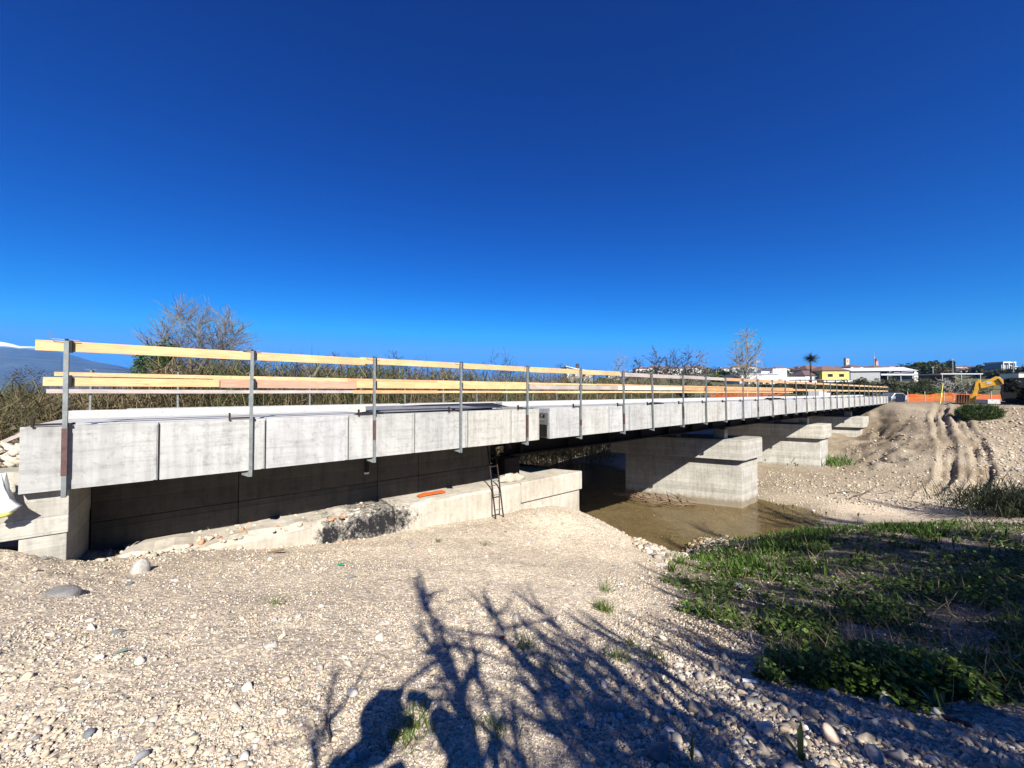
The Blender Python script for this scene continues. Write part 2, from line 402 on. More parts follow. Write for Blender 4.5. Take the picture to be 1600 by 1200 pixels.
for (x, y, z) in [(0, 0, -1.6), (-3, 0, -1.6), (3, 0, -1.65), (0, -6, -1.6), (-8, -4, -1.6), (8, -4, -1.7), (20, -5, -2.2), (-20, -6, -1.7), (0, -30, -1.7), (-40, -30, -1.8), (40, -30, -2), (-30, 3, -1.8), (30, 5, -3.4), (60, 0, -2.5), (60, 40, -1.2), (90, 60, -1.2), (-60, 20, -2.2), (-60, 60, -2.5), (0, 90, -2.5), (50, 90, -1.2)]:
    CP.append((x, y, z))
for (t, D, z) in [(9.9, 8.0, -4.6), (11.0, 8.0, -5.9), (12.5, 7, -6.25), (16, 8, -6.3), (20, 9, -6.3), (18, 6.3, -6.3), (22, 5, -6.1), (26, 4.5, -5.98), (32, 0, -5.95), (36, -3, -5.8),
                  (10, 11, -6.0), (12, 14, -6.3), (17, 16, -6.3), (22, 14, -6.3), (26, 8, -6.0), (30, 8, -5.9), (35, 8, -5.8), (40, 9, -5.6), (45, 10, -5.2), (50, 9, -4.2), (53, 7, -3.4), (56, 9, -2.4), (60, 8, -1.4), (66, 8, -1.25), (60, 14, -1.3), (52, 14, -3.4),
                  (3, 14, -3.2), (-2, 10, -2.6), (-2, 20, -2.6), (5, 20, -3), (-15, 22, -2.6), (-30, 25, -2.5), (5, 30, -2.7), (20, 30, -4.6), (30, 32, -3.6), (45, 30, -2.2), (20, 45, -2.6), (40, 45, -1.8), (0, 45, -2.5), (-20, 45, -2.5), (60, 25, -1.2), (75, 5, -1.2)]:
    p = B(t, D, z); CP.append((p.x, p.y, z))
CP = np.array(CP)
def _warp(x, y):                     # compress far distances so near and far control points balance
    r = np.sqrt(x*x+y*y)+1e-6; k = np.log1p(r/6.0)*6.0/r
    return x*k, y*k
def tps_fit():
    X, Y = _warp(CP[:, 0], CP[:, 1]); n = len(X)
    r2 = (X[:, None]-X)**2+(Y[:, None]-Y)**2
    K = .5*r2*np.log(r2+1e-9)+np.eye(n)*.12
    P = np.c_[np.ones(n), X, Y]; A = np.zeros((n+3, n+3)); A[:n, :n] = K; A[:n, n:] = P; A[n:, :n] = P.T
    return np.linalg.solve(A, np.r_[CP[:, 2], 0, 0, 0]), X, Y
TW, TX, TY = tps_fit()
def tps(x, y):
    X, Y = _warp(x, y); out = np.empty(len(X))
    for i in range(0, len(X), 40000):
        a, b = X[i:i+40000], Y[i:i+40000]
        r2 = (a[:, None]-TX)**2+(b[:, None]-TY)**2
        out[i:i+40000] = (.5*r2*np.log(r2+1e-9))@TW[:-3]+TW[-3]+TW[-2]*a+TW[-1]*b
    return out
PY = [0, 60, 80, 100, 130, 150, 200, 300, 500, 900, 1500, 9000]
PZ = [-1.2, -1.2, -.6, .5, 2.2, 3.6, 7, 12, 25, 48, 60, 60]
def hgt(x, y, fine=True):
    x = np.atleast_1d(np.asarray(x, float)); y = np.atleast_1d(np.asarray(y, float))
    r = np.sqrt(x*x+y*y)
    near = np.clip(tps(x, y), -6.35, .2)
    near = np.where((near > -1.45) & (r < 30), -1.45+(near+1.45)*.15, near)
    u = x/np.maximum(y, 1); pr = np.interp(y, PY, PZ)
    k = sst(.1, .38, u)*(y > 0)
    far = -1.6*(1-k)+pr*k
    far = far+(r > 200)*k*(fbm(x/90, y/90, 3, 5)-.45)*np.clip(r*.02, 0, 22)*sst(200, 500, r)
    w = sst(58, 85, r); z = near*(1-w)+far*w
    if fine:
        t, D = toTD(x, y)
        wet = np.clip((z+5.7)/.8, 0, 1); amp = (1-sst(50, 120, r))
        z = z+amp*((fbm(x/1.7, y/1.7, 3, 1)-.44)*.16*(.35+.65*wet)+(fbm(x/.35, y/.35, 3, 9)-.44)*.05*wet)
        # tracked ruts up the dirt ramp
        far_b = sst(26, 30, y)*(1-sst(44, 48, y))*sst(.75, .95, u)
        cl_ = sst(-1.5, -2.4, z); z = z+far_b*((fbm(x/3.1, y/3.1, 4, 31)-.47)*.9+(np.abs(fbm(x/.9, y/.9, 4, 33)-.47))*.55-.06)*cl_
        lef = far_b*(1-sst(1.0, 1.08, u))*cl_; z = z+lef*(np.abs(fbm(x/1.6, y/1.6, 4, 36)-.47)*1.3-.15)
        if RUTS:
            for pts in RUTS:
                q = np.interp(y, [p[1] for p in pts], [p[0] for p in pts])
                ok = (y > pts[0][1]) & (y < pts[-1][1])
                q = q+(vnoise(y*.5, y*0, 21)-.5)*.5; e = np.abs(x-q); e = np.abs(e+(fbm(x/.5, y/.5, 3, 27)-.44)*.28); a_ = .45+1.1*vnoise(y*.5, y*0+pts[0][0], 22); z = z-ok*a_*(.30*np.exp(-(e/.27)**2)-.17*np.exp(-((e-.55)/.20)**2)*(vnoise(y*1.3, x*1.1, 23)+.2))
        # rubble bank beside the abutment
        lb = np.exp(-((x+7)/2.2)**2-((y-4.3)/1.4)**2); z = z+lb*(fbm(x/.22, y/.22, 3, 3)-.4)*.22
    return z
RUTS = []
def _rut(l):
    o = []
    for px, py, Y in l: u, v = ray(px, py); o.append((u*Y, Y))
    return o
RUTS = [_rut([(1456, 765, 22.4), (1486, 735, 24.8), (1487, 700, 28.8), (1475, 665, 34.6), (1478, 640, 41.5)]), _rut([(1512, 765, 22.3), (1532, 735, 24.5), (1524, 700, 28), (1497, 665, 34), (1490, 640, 40)]), _rut([(1445, 765, 22.5), (1472, 735, 25), (1475, 700, 29), (1462, 665, 35), (1468, 640, 42)]),
        _rut([(1530, 765, 22.3), (1548, 735, 24.5), (1538, 700, 28), (1508, 665, 34), (1500, 640, 40)])]
def g1(x, y, fine=True): return float(hgt([x], [y], fine)[0])
def G(px, Y, dz=0.0):
    x = (px-800)/FPX*Y; return Vector((x, Y, g1(x, Y)+dz))

thc = np.concatenate([np.linspace(-180, -66, 60, endpoint=False), np.linspace(-66, 66, 740, endpoint=False), np.linspace(66, 180, 60, endpoint=False)])
rr = np.concatenate([[0.02, .4, .8], np.geomspace(1.15, 18, 190), np.geomspace(18.1, 60, 180)[0:], np.geomspace(62, 9000, 60)])
th = np.radians(thc); TT, RR = np.meshgrid(th, rr)
gx = (RR*np.sin(TT)).ravel(); gy = (RR*np.cos(TT)).ravel(); gz = hgt(gx, gy)
nT, nR = len(th), len(rr)
ii, jj = np.meshgrid(np.arange(nT), np.arange(nR-1)); ii = ii.ravel(); jj = jj.ravel(); i2 = (ii+1) % nT
F = np.stack([jj*nT+ii, jj*nT+i2, (jj+1)*nT+i2, (jj+1)*nT+ii], 1)[:, ::-1]
# colour of the soil itself (sand, damp silt, brown earth, far fields)
r_ = np.sqrt(gx**2+gy**2); uu = gx/np.maximum(gy, 1)
sand = np.array([.53, .445, .335]); silt = np.array([.215, .175, .12]); earth = np.array([.17, .125, .08]); tan_ = np.array([.345, .295, .22])
c = np.ones((len(gx), 3))*sand
n1 = fbm(gx/2.3, gy/2.3, 4, 40)[:, None]; n2 = fbm(gx/.5, gy/.5, 3, 41)[:, None]
c = c*(.68+.58*n1); c = c*(.9+.2*n2)
damp = (sst(-5.98, -6.12, gz))[:, None]; c = c*(1-damp)+silt*damp*(.7+.6*n2)
fb = (sst(19.5, 25, gy)*sst(.5, .65, uu))[:, None]; c = c*(1-fb)+fb*(tan_*(1-n1)+earth*n1)*(.8+.4*n2)
vegd = sst(0, .8, (toTD(gx, gy)[0]))[:, None]
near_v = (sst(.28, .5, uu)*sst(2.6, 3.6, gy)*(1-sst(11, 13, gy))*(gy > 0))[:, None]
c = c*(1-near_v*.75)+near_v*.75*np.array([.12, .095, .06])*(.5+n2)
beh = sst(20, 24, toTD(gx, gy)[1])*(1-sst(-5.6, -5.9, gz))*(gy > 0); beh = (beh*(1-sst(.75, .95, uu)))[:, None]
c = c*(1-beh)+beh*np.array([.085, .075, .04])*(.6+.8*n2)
fld = sst(60, 70, r_)[:, None]; fn = fbm(gx/60, gy/60, 3, 50)[:, None]
c = c*(1-fld)+fld*(np.array([.07, .085, .035])*(1-fn)+np.array([.16, .13, .07])*fn)
gf = (sst(62, 66, gy)*(1-sst(108, 116, gy))*sst(1.0, 1.06, uu)*(1-sst(1.19, 1.22, uu)))[:, None]; c = c*(1-gf)+gf*np.array([.10, .20, .035])
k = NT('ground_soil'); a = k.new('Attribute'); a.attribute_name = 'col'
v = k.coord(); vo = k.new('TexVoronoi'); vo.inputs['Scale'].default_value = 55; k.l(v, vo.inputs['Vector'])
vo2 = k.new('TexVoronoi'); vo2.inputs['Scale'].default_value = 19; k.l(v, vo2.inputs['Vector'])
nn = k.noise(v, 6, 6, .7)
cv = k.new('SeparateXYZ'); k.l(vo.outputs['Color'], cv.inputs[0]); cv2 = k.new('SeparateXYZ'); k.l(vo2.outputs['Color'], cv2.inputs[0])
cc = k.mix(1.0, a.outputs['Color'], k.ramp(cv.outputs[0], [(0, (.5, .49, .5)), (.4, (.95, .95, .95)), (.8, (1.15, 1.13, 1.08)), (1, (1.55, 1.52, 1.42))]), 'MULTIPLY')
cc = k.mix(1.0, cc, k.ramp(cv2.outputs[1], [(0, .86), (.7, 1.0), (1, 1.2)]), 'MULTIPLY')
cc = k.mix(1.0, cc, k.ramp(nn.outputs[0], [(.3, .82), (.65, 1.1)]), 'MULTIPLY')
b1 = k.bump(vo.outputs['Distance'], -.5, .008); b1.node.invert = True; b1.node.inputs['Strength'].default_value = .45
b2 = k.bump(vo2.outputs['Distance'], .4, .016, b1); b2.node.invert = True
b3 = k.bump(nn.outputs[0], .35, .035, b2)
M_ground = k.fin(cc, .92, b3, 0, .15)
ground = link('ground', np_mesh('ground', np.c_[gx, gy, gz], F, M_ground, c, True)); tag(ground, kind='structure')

# water sheet of the shallow river
WZ = -6.1
k = NT('shallow_river_water'); k.n.remove(k.b); v = k.coord(); n = k.noise(v, 3.5, 3, .5, .6)
bp = k.bump(n.outputs[0], .35, .06)
tr = k.new('BsdfTransparent'); tr.inputs[0].default_value = (.80, .76, .63, 1)
gl = k.new('BsdfGlossy'); gl.inputs['Roughness'].default_value = .04; k.l(bp, gl.inputs['Normal'])
fr = k.new('Fresnel'); fr.inputs['IOR'].default_value = 1.18; k.l(bp, fr.inputs['Normal'])
mx = k.new('MixShader'); k.l(fr.outputs[0], mx.inputs[0]); k.l(tr.outputs[0], mx.inputs[1]); k.l(gl.outputs[0], mx.inputs[2]); k.l(mx.outputs[0], k.out.inputs[0])
M_water = k.m
wm = MB(); q = [B(8, -14), B(60, -30), B(44, 24), B(4, 34)]; wm.poly([(p.x, p.y, WZ) for p in q])
tag(wm.build('water', M_water), 'shallow murky river water with stones showing through', kind='structure')

def scatter_rocks(name, pts, sizes, mat, label, cols=None, sub=1, kind='stuff'):
    n = len(pts); pr = [rock(sub, .06, 500+i, .7) for i in range(8)]
    M = euler_mats(U(-.5, .5, n), U(-.5, .5, n), U(0, 6.3, n))
    if cols is None: cols = np.tile([.5, .43, .33], (n, 1))*U(.7, 1.15, (n, 1))
    V, Fc, C = scatter(pr, np.array(pts), M, np.array(sizes), RNG.integers(0, 8, n), cols)
    o = link(name, np_mesh(name, V, Fc, mat, C, False)); tag(o, label, kind=kind); return o
# ------------------------------------------------------------------ bridge
def broot(name, t, D, z, **k):
    p = B(t, D, z); return root(name, p, TH, **k)
ZT, ZB = -.43, -1.25
def span(t0, t1, joints, label, pit=None, name='bridge_deck'):
    off = (t0, 7.5, ZB)
    r = broot(name, t0, 7.5, ZB, label=label, cat='bridge deck', group='concrete bridge decks')
    m = MB(); m.quadbox(t0+.005, t1-.005, 7.56, 7.9, ZB+.01, ZT-.012); m.build('edge_beam', M_con, r, off)
    m = MB(); m.quadbox(t0, t1, 7.9, 16.6, -.80, -.56); m.build('deck_slab', M_con2, r, off)
    m = MB(); m.quadbox(t0, t1, 16.6, 16.9, ZB, -.50); m.build('far_edge_beam', M_con, r, off)
    m = MB(); m.quadbox(t0+.02, t1, 9.6, 9.95, -.56, -.31); m.build('upstand_kerb', M_con2, r, off, bevel=.012)
    segs = [(t0, t1)] if not pit else [(t0, pit[0]), (pit[1], t1)]
    for a, b in segs:
        if b-a < .1: continue
        m = MB(); m.quadbox(a, b, 7.905, 9.595, -.558, ZT-.004); m.build('walkway_slab', M_con2, r, off)
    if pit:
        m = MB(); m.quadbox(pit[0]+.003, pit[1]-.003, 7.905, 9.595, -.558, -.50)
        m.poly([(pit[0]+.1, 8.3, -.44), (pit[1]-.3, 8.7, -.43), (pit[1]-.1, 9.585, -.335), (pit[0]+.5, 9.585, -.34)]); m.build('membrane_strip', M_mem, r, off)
        m = MB(); m.poly([(pit[0]+1.2, 9.3, -.362), (pit[1]+.0, 8.75, -.415), (pit[1]+.0, 9.58, -.318), (pit[0]+2.0, 9.57, -.328)]); m.build('shadow_wedge', M_black, r, off)  # black sheet paints a wedge of shadow beside the kerb
    for i in range(len(joints)-1):
        a, b = joints[i], joints[i+1]
        m = MB(); g = .012
        e = .008*random.random()
        m.quadbox(a+g, b-g, 7.5-e, 7.56, ZB+.003*random.random(), ZT)
        m.quadbox(b-g-.045, b-g-.012, 7.488-e, 7.5-e, ZB+.01, ZT-.03)
        o = m.build('fascia_panel', M_con, r, off)
    for Dg in (9.45, 11.4, 13.4):
        m = MB(); ta = t0 if t0 > 0 else 6.6
        for x0, x1, y0, y1, z0, z1 in ((ta, t1, Dg, Dg+.05, -1.9, -.85), (ta, t1, Dg-.22, Dg+.27, -1.95, -1.9), (ta, t1, Dg-.2, Dg+.25, -.85, -.80)):
            m.quadbox(x0, x1, y0, y1, z0, z1)
        x = ta+.5
        while x < t1: m.quadbox(x, x+.03, Dg-.2, Dg, -1.9, -.85); x += 2.2
        m.build('steel_girder', M_darksteel, r, off)
    return r
j1 = [-1.72, -.44, .855, 2.16, 3.47, 4.76, 6.02, 6.98]
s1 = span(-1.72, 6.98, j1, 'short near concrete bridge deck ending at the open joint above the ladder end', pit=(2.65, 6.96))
j2 = [7.34, 8.65, 9.93, 11.0, 12.4, 13.6, 14.84]
while j2[-1] < 59.5: j2.append(j2[-1]+U(1.1, 1.45))
j2.append(61.4)
s2 = span(7.34, 61.4, j2, 'long concrete bridge deck running from the open joint to the far bank')
off2 = (7.34, 7.5, ZB)
m = MB(); m.quadbox(7.36, 7.55, 7.905, 16.6, -.98, -.81); m.quadbox(7.345, 7.37, 7.56, 9.3, -.92, -.56); m.build('end_diaphragm', M_con, s2, off2)
for dd in (7.70, 7.86): MB().tube((7.325, dd, -.64), (7.342, dd, -.64), .034, n=14).build('anchor_hole_disc', M_black, s2, off2)  # black discs paint the dark inside of the two holes
m = MB(); m.quadbox(7.325, 7.35, 7.585, 9.3, -1.22, -.88); m.build('dark_void_panel', M_black, s2, off2)  # black panel paints the dark void below the diaphragm
# black rubber mat lying on the edge
def small(name, t, D, z, mb, mat, label, cat, group=None, **k):
    o = mb.build(name, mat, None, (0, 0, 0), loc=B(t, D, z), rot=(0, 0, TH), **k); return tag(o, label, cat, group)
m = MB(); m.prismY([(-.28, 0), (.32, 0), (.24, .035), (-.02, .05), (-.2, .03)], 0, .22); small('rubber_strip', 2.62, 7.62, ZT+.002, m, M_black, 'black rubber strip lying on the deck edge beside the third guardrail post', 'rubber strip')
m = MB(); m.prismY([(-.35, 0), (.4, 0), (.25, .05), (-.1, .07), (-.25, .03)], 0, .25); small('rubber_strip', 13.0, 7.62, ZT+.002, m, M_black, 'black rubber pad lying on the long deck edge further along', 'rubber strip')
m = MB(); m.prismY([(-.9, 0), (.9, 0), (.4, .09), (-.3, .1), (-.7, .04)], 0, .5); small('rubber_strip', 27.5, 8.2, ZT+.002, m, M_black, 'dark heap of rubber sheet on the deck near its far half', 'rubber strip')

# piers: parallelogram plan, skewed to the deck
SK = -.49
def pg(t0, t1, D0, D1): return [(t0, D0), (t1, D0), (t1+SK*(D1-D0), D1), (t0+SK*(D1-D0), D1)]
def pier(t, zbase, label, pedestal=True):
    off = (t, 8.1, zbase); r = broot('bridge_pier', t, 8.1, zbase, label=label, cat='bridge pier', group='concrete bridge piers')
    m = MB(); m.prism(pg(t+.3, t+2.5, 8.35, 13.7), zbase-.8, -3.56); m.build('pier_shaft', M_pier, r, off, bevel=.03)
    m = MB(); m.prism([(t+.08, 8.1), (t+2.5, 8.1), (t+2.72, 8.3), (t+2.72+SK*6.0, 14.3), (t+SK*6.0, 14.3), (t, 8.2)], -3.555, -2.5)
    m.build('pier_cap', M_pier, r, off, bevel=.02)
    for Dg in (9.3, 11.4, 13.4):
        m = MB(); m.quadbox(t+.6+SK*(Dg-8), t+1.0+SK*(Dg-8), Dg-.25, Dg+.3, -2.499, -2.0); m.build('bearing_plinth', M_pier, r, off)
        m = MB(); m.quadbox(t+.65+SK*(Dg-8), t+.95+SK*(Dg-8), Dg-.2, Dg+.25, -1.999, -1.951); m.build('bearing_pad', M_black, r, off)
    return r
pier(22.0, -6.2, 'pale board marked concrete pier standing in the water, nearest of the piers')
pier(36.9, -6.0, 'board marked concrete pier with green weeds at its foot, behind the first pier')
pier(51.8, -4.6, 'farthest concrete pier half buried in the far dirt bank')

# support 1: the wall in shade, the low footing wall, the block at the left end
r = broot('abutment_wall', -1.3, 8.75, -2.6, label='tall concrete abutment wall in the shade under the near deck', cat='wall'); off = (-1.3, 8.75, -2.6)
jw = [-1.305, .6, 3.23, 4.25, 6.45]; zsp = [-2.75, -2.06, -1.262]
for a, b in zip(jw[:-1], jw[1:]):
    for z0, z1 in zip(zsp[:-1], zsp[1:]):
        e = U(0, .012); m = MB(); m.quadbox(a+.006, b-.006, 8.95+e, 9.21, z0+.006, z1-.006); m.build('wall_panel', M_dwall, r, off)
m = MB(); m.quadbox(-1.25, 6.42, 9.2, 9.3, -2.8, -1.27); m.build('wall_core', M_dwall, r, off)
m = MB(); m.tube((2.93, 8.8, -1.0), (2.93, 8.8, -1.78), .05, n=10); small_o = m.build('drain_pipe', M_black, None, (2.93, 8.8, -1.78), loc=B(2.93, 8.8, -1.78), rot=(0, 0, TH)); tag(small_o, 'black drain pipe hanging below the deck in front of the shaded wall', 'pipe')
m = MB(); m.tube((0, 0, -.04), (0, 0, .0), .055, n=10); m.build('pipe_end', M_bagw, small_o)

# footing wall with a broken uneven top
def rough_strip(name, t0, t1, D0, D1, zt, zb, mat, parent, off, amp=.04, seed=1, step=.12):
    n = int((t1-t0)/step); ts = np.linspace(t0, t1, n+1)
    Ds = [D0, D0+.03, D0+.14, (D0+D1)/2, D1]
    v = []; f = []
    for i, t in enumerate(ts):
        zz = [(zb), zt-.05-amp*float(vnoise(t*1.9, seed)), zt-amp*1.2*float(vnoise(t*3, seed+5)), zt+amp*(float(vnoise(t*4, seed+9))-.4), zt+amp*(float(vnoise(t*3, seed+13))-.3), zt, zb]
        dd = [D0, D0+.012*float(vnoise(t*5, seed+3)), D0+.06, D0+.2, (D0+D1)/2, D1, D1]
        v += [(t, d, z) for d, z in zip(dd, zz)]
    k = 7
    for i in range(n):
        for j in range(k-1): f.append((i*k+j, (i+1)*k+j, (i+1)*k+j+1, i*k+j+1))
    m = MB(); m.v = v; m.f = f+[tuple(range(k)), tuple(reversed(range(n*k, n*k+k)))]
    return m.build(name, mat, parent, off)
kf = NT('footing_face_stained'); v = kf.coord(kind='Object')
n1 = kf.noise(v, 1.1, 6, .65); n2 = kf.noise(v, 8, 5, .7); vst = kf.coord((3, 3, .3)); n3 = kf.noise(vst, 2.2, 5, .7)
c0 = kf.mix(kf.ramp(n1.outputs[0], [(.32, 0), (.65, 1)]), (.34, .30, .235), (.46, .42, .35))
c0 = kf.mix(1.0, c0, kf.ramp(n2.outputs[0], [(.3, .78), (.5, 1.0)]), 'MULTIPLY'); c0 = kf.mix(.6, c0, kf.ramp(n3.outputs[0], [(.36, .72), (.56, 1.05)]), 'MULTIPLY')
sx = kf.new('SeparateXYZ'); kf.l(v, sx.inputs[0])
# tar smear: an ellipse on the face, broken up by noise
def ell(cx, cz, rx, rz):
    a = kf.math('POWER', kf.math('DIVIDE', kf.math('SUBTRACT', sx.outputs[0], cx), rx), 2.0)
    b = kf.math('POWER', kf.math('DIVIDE', kf.math('SUBTRACT', sx.outputs[2], cz), rz), 2.0)
    return kf.math('SUBTRACT', 1.0, kf.math('ADD', a, b))
T0 = 1.0                         # object origin t of the footing wall
e1 = ell(2.9-T0, .20, .95, .36); e2 = ell(2.02-T0, .16, .28, .34)
e = kf.math('MAXIMUM', e1, e2); n4 = kf.noise(kf.coord((3.5, 3.5, 2.5)), 2.6, 6, .75); n5 = kf.noise(v, 26, 3, .8)
e = kf.math('ADD', e, kf.math('MULTIPLY', kf.math('SUBTRACT', kf.math('ADD', kf.math('MULTIPLY', n4.outputs[0], .65), kf.math('MULTIPLY', n5.outputs[0], .4)), .5), 4.6))
mk = kf.ramp(e, [(.1, 0), (.45, .55), (.9, 1.0)])
c0 = kf.mix(mk, c0, (.010, .010, .012))
M_footf = kf.fin(c0, .85, kf.bump(n2.outputs[0], .5, .015))
r = broot('footing_wall', T0, 8.1, -2.95, label='long low footing wall with a broken top and black tar stain, ladder standing before it', cat='wall'); off = (T0, 8.1, -2.95)
rough_strip('wall_section', -.9, 3.28, 8.1, 9.2, -2.49, -3.6, M_footf, r, off, .10, 2)
rough_strip('wall_section', 3.31, 6.85, 8.1, 9.2, -2.48, -4.0, M_footf, r, off, .035, 6)
m = MB(); m.prism([(6.87, 8.1), (9.35, 8.1), (9.4, 8.16), (9.4+SK*8, 16.2), (6.87, 16.2)], -3.02, -2.47); m.build('wall_cap', M_footf, r, off, bevel=.02)
m = MB(); m.prism([(6.87, 8.16), (9.3, 8.16), (9.3+SK*8, 16.1), (6.87, 16.1)], -6.4, -3.022); m.build('wall_section', M_footf, r, off, bevel=.02)
m = MB(); m.quadbox(4.2, 6.86, 9.0, 12, -3.6, -2.52); m.build('wall_footing', M_foot, r, off)
for Dg in (9.3, 12.1):
    m = MB(); m.quadbox(7.0, 7.55, Dg-.3, Dg+.3, -2.469, -1.953); m.build('bearing_plinth', M_darksteel, r, off)

# rubble lump on top of the footing
def rock_obj(name, mat, size, loc, seed, rough=.05, flat=.7, rz=0, sub=2):
    V, Fc = rock(sub, rough, seed, flat); me = np_mesh(name, V*size, Fc, mat, None, seed % 2 == 0)
    return link(name, me, None, loc, (0, 0, rz))
o = rock_obj('concrete_chunk', M_foot, .26, B(6.9, 8.5, -2.42), 91, .12, .55, TH); o.scale = (1.6, .8, 1); tag(o, 'broken pale concrete chunk lying on the footing wall right of the ladder', 'rubble')

pts = []; sz = []
for i in range(420):
    t = -1.1+4.2*random.random()**1.3; D = U(8.12, 8.95) if random.random() < .7 else U(7.95, 8.12); p = B(t, D)
    z = -2.50 if D > 8.12 else g1(p.x, p.y); pts.append((p.x, p.y, z+U(0, .015))); sz.append(.012+.05*random.random()**3)
cols_ = np.where((U(0, 1, (420, 1)) < .16), np.array([.42, .22, .12]), np.array([.48, .42, .33]))*U(.7, 1.1, (420, 1))
scatter_rocks('rubble', pts, sz, M_peb, 'crumbled concrete and brick bits on the footing wall top', cols_)

# left end block
r = broot('abutment_block', -2.6, 7.62, -2.4, label='pale concrete end block under the left end of the deck', cat='concrete block'); off = (-2.6, 7.62, -2.4)
m = MB(); m.quadbox(-3.6, -1.31, 7.62, 9.9, -1.83, -1.262); m.build('block_cap', M_pier, r, off, bevel=.012)
m = MB(); m.quadbox(-1.73, -1.325, 7.64, 9.8, -2.9, -1.835); m.build('block_leg', M_pier, r, off, bevel=.012)
m = MB(); m.quadbox(-3.6, -1.74, 7.75, 9.8, -1.255, -1.0); m.quadbox(-1.735, -1.5, 7.95, 9.8, -1.255, -.82); m.build('bearing_shelf', M_pier, r, off)

# ------------------------------------------------------------------ guardrails
def post_meshes(low):
    ms = {}
    m = MB(); m.quadbox(-.022, .022, -.022, .022, -1.34 if low else -.58, .66); ms['post'] = m.mesh('post', M_galv)
    m = MB()
    ms['bracket'] = MB().quadbox(.024, .05, -.018, .03, .51, .67).mesh('bracket', M_black); ms['lower_bracket'] = MB().quadbox(.024, .05, -.018, .03, .06, .22).mesh('bracket', M_black)
    if low:
        m = MB(); m.quadbox(-.26, .03, .035, .06, ZT+.012, ZT+.036); m.quadbox(-.29, -.265, .02, .06, ZT+.0, ZT+.11); m.quadbox(.024, .05, .0, .24, ZT+.005, ZT+.03); ms['deck_clamp'] = m.mesh('deck_clamp', M_darksteel)
        m = MB(); m.quadbox(-.11, .02, .024, .1, -1.31, -1.285); m.poly([(-.023, -.0, -1.345), (-.09, 0, -1.31), (-.023, 0, -1.25)]); ms['foot_hook'] = m.mesh('foot_hook', M_galv)
    m = MB(); m.tube((-.13, 0, .675), (.11, 0, .668), .0045, n=5); m.tube((-.13, 0, .675), (-.145, .01, .77), .004, n=5); ms['wire_hook'] = m.mesh('wire_hook', M_wire)
    m = MB(); m.tube((0, 0, .66), (0, 0, .685), .018, n=10); ms['top_pin'] = m.mesh('top_pin', M_darksteel)
    return ms
PN = post_meshes(True); PF = post_meshes(False)
rgl = broot('guardrail', -1.33, 7.44, ZT, label='near timber guardrail of three boards on steel posts along the near deck edge', cat='guardrail')
rgf = broot('guardrail', -2.5, 16.72, ZT, label='far timber guardrail seen behind the near one across the deck', cat='guardrail')
def posts(rg, PM, ts, D, D0, t0, tilt, z0):
    for i, t in enumerate(ts):
        if t > 9.2: ty = math.radians(random.uniform(-1.0, 3.6))*tilt
        else: ty = math.radians(random.uniform(-.4, .5))
        o = link('post', PM['post'], rg, (t-t0, D-D0, -z0), (0, -ty, 0))
        for kx in ('bracket', 'lower_bracket', 'deck_clamp', 'foot_hook', 'wire_hook', 'top_pin'):
            if kx in PM and not (kx == 'foot_hook' and t < 0):
                link('bracket' if 'bracket' in kx else kx, PM[kx], o)
        if t < 0 and D < 8:
            m = MB(); m.quadbox(-.026, .026, -.026, .026, -1.06, ZT-.03); m.build('brown_sleeve', M_rust, o)
        elif PM is PN and random.random() < .5:
            m = MB(); m.quadbox(-.0225, .0225, -.0232, .0222, U(-1.2, -.9), U(-.8, -.5)); m.build('brown_sleeve', M_rust, o)
tn = [-1.33, .65, 2.61, 4.54, 6.51, 8.55, 10.62, 12.3, 14.45, 16.35]
while tn[-1] < 59: tn.append(tn[-1]+U(1.75, 2.15))
tn.append(61.2)
posts(rgl, PN, tn, 7.44, 7.44, -1.33, 1, ZT)
tf = list(np.arange(-2.5, 62.5, 1.95)); posts(rgf, PF, tf, 16.72, 16.72, -2.5, .6, ZT)
def board(rg, t0r, D0, a, b, D, z0, z1, mat, th_=.026, lab=None):
    m = MB(); m.quadbox(-(b-a)/2, (b-a)/2, -th_/2, th_/2, -(z1-z0)/2, (z1-z0)/2)
    o = m.build('rail_board', mat, rg, loc=((a+b)/2-t0r, D-D0, (z0+z1)/2-ZT), rot=(U(-.03, .03), U(-.0035, .0035), U(-.002, .002)), bevel=.002)
    return o
def rail(rg, t0r, D0, D, z, w, brk, mats):
    for i, (a, b) in enumerate(zip(brk[:-1], brk[1:])):
        board(rg, t0r, D0, a+(.0 if i == 0 else -.04), b+.04, D+(.013 if i % 2 else -.014), z-w/2+U(-.012, .012), z+w/2+U(-.008, .008), mats[min(i, len(mats)-1)])
far = lambda s: list(np.arange(s, 60, 4.0))+[61.5]
rail(rgl, -1.33, 7.44, 7.50, .59, .125, [-1.6, 2.4, 6.5, 10.45]+far(14.4), [M_wy, M_wy, M_wy, M_wg, M_wg, M_wo, M_wo, M_wo, M_wo, M_wy, M_wo, M_wy, M_wy, M_wo, M_wy, M_wy])
rail(rgl, -1.33, 7.44, 7.50, .135, .125, [-1.53, .3-.1, 2.33, 6.5, 10.4]+far(14.4), [M_wy, M_wp, M_wy, M_wg, M_ww, M_wo, M_wo, M_wo, M_wo, M_wy, M_wo, M_wy])
rail(rgf, -2.5, 16.72, 16.66, .51, .12, [-3.2, .8, 4.8, 8.8, 12.8]+far(16.8), [M_wy, M_wy, M_wo, M_wy, M_wy, M_wy, M_wo])
rail(rgf, -2.5, 16.72, 16.66, .02, .12, [-3.34, .7, 5.0, 8.8, 12.8]+far(16.8), [M_wg, M_wg, M_wo, M_wy, M_wy, M_wy])
